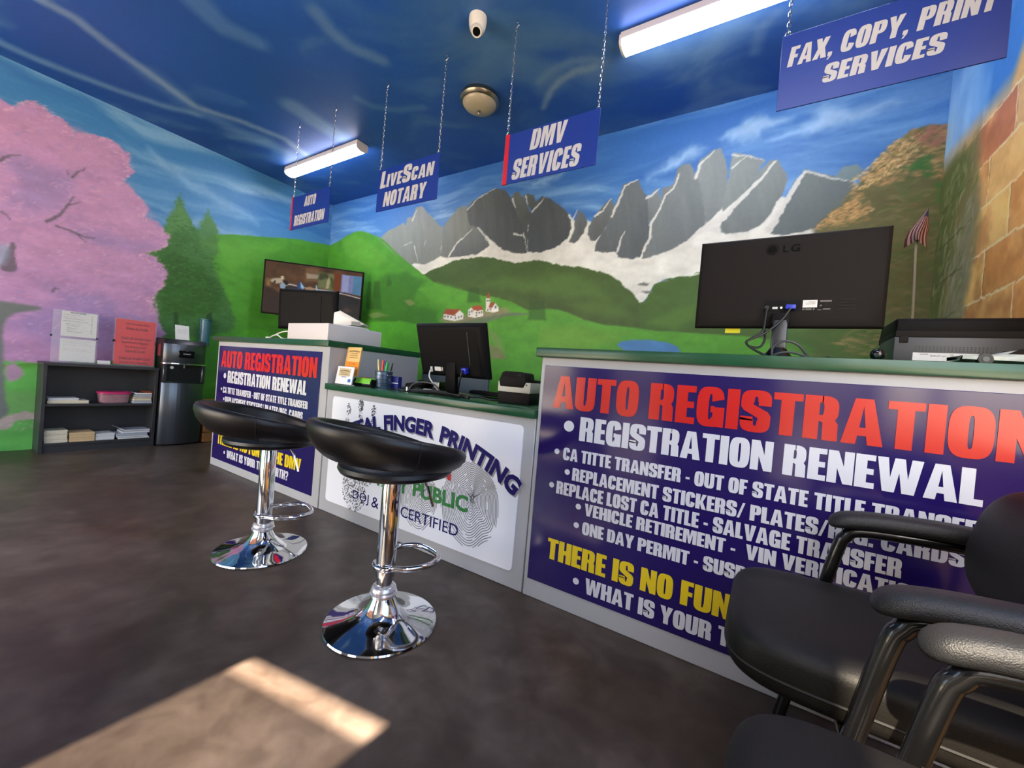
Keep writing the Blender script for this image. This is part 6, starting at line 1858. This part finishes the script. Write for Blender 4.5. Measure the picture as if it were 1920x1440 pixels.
# toy car
T = Thing('model_car', 'silver model sports car on the counter edge before the document scanner', 'model car', (5.65, -1.58, ZT))
sec = [(-.10, .006, .010, .030), (-.096, .006, .017, .034), (-.07, .005, .022, .037), (-.04, .005, .026, .038), (-.018, .005, .034, .036), (.01, .005, .041, .032), (.035, .005, .041, .033), (.06, .005, .034, .037), (.085, .006, .029, .037), (.098, .008, .026, .034), (.1, .010, .022, .03)]
b = MB().rings([[(x, -w, z0 + .006), (x, -w * 1.04, z0 + .014), (x, -w * .86, (z0 + z1) / 2 + .008), (x, -w * .6, z1), (x, w * .6, z1), (x, w * .86, (z0 + z1) / 2 + .008), (x, w * 1.04, z0 + .014), (x, w, z0 + .006)] for x, z0, z1, w in sec])
MC = Matrix.Translation((5.675, -1.60, ZT)) @ Matrix.Rotation(R(8), 4, 'Z') @ Matrix.Scale(1.22, 4)
b.v = [tuple(MC @ Vector(p)) for p in b.v]
T.part('body', b, mat('car_silver', 'a9b4b2', rough=.35, metal=.2), angle=50)
b = MB()
for sy in (-1, 1):
    b.prism([(-.03, sy * .0315, .026), (.045, sy * .0315, .027), (.03, sy * .0265, .0385), (-.008, sy * .0265, .0385)], (0, sy * .0012, 0), 0, MC)
T.part('window_pane', b, m_gloss)
for x in (-.066, .062):
    for sy in (-1, 1):
        q0, q1 = MC @ Vector((x, sy * .027, .0125)), MC @ Vector((x, sy * .0395, .0125))
        w_ = T.part('wheel', MB().cyl(q0, q1, .0152, n=20), m_clip)
        T.part('hub', MB().cyl(q1, q1 + (q1 - q0) * .06, .007, n=14), mat('hub_grey', '4b5052', rough=.45, metal=.5), w_)
# desk flag
T = Thing('desk_flag', 'small American flag on a thin pole behind the document scanner', 'flag', (5.60, -1.0, ZT))
T.part('base', MB().lathe([(.0005, 0), (.05, 0), (.05, .006), (.015, .014), (.006, .03), (.0005, .03)], (5.60, -1.0, ZT), 24), m_wplas)
T.part('pole', MB().tube([(5.60, -1.0, 1.09), (5.588, -1.0, 1.45), (5.583, -1.0, 1.6), (5.592, -1.0, 1.66), (5.602, -1.0, 1.715)], .004, 8, smooth=4), mat('pole_grey', '8a8473', rough=.4))
fr, fw, fb = MB(), MB(), MB()
NS = 15
apex = Vector((5.609, -1.0, 1.752))


def fcol(s, t):
    """s: 0..1 across the hanging cloth, t: 0 at the tip, 1 at the hem"""
    ang = math.pi * (s - .5) * 1.7
    x = 5.552 + .068 * s + .006 * math.sin(9 * s)
    hem = Vector((x, -1.0 - .034 * math.cos(ang) - .006 * math.sin(17 * s), 1.604 + .014 * math.sin(5 * s)))
    mid = Vector((5.560 + .062 * s, -1.0 - .022 * math.cos(ang) - .004 * math.sin(17 * s), 1.668 + .012 * s))
    if t < .5:
        return apex.lerp(mid, t * 2) + Vector((0, -.004 * math.cos(ang), 0))
    return mid.lerp(hem, t * 2 - 1) + Vector((-.004 * math.sin((t - .5) * 6.28), 0, .0))


for k in range(NS * 2):
    s0, s1 = k / (NS * 2), (k + 1) / (NS * 2)
    for q in range(8):
        t0, t1 = q / 8, (q + 1) / 8
        tgt = fb if q < 2 and k > 8 else (fr if (k // 2) % 2 == 0 else fw)
        tgt.poly([fcol(s0, t0), fcol(s1, t0), fcol(s1, t1), fcol(s0, t1)])
T.part('red_stripe', fr, mat('flag_red', '4a121b', rough=.9))
T.part('white_stripe', fw, mat('flag_white', '9a7c74', rough=.9))
T.part('canton', fb, mat('flag_blue', '23263f', rough=.8))
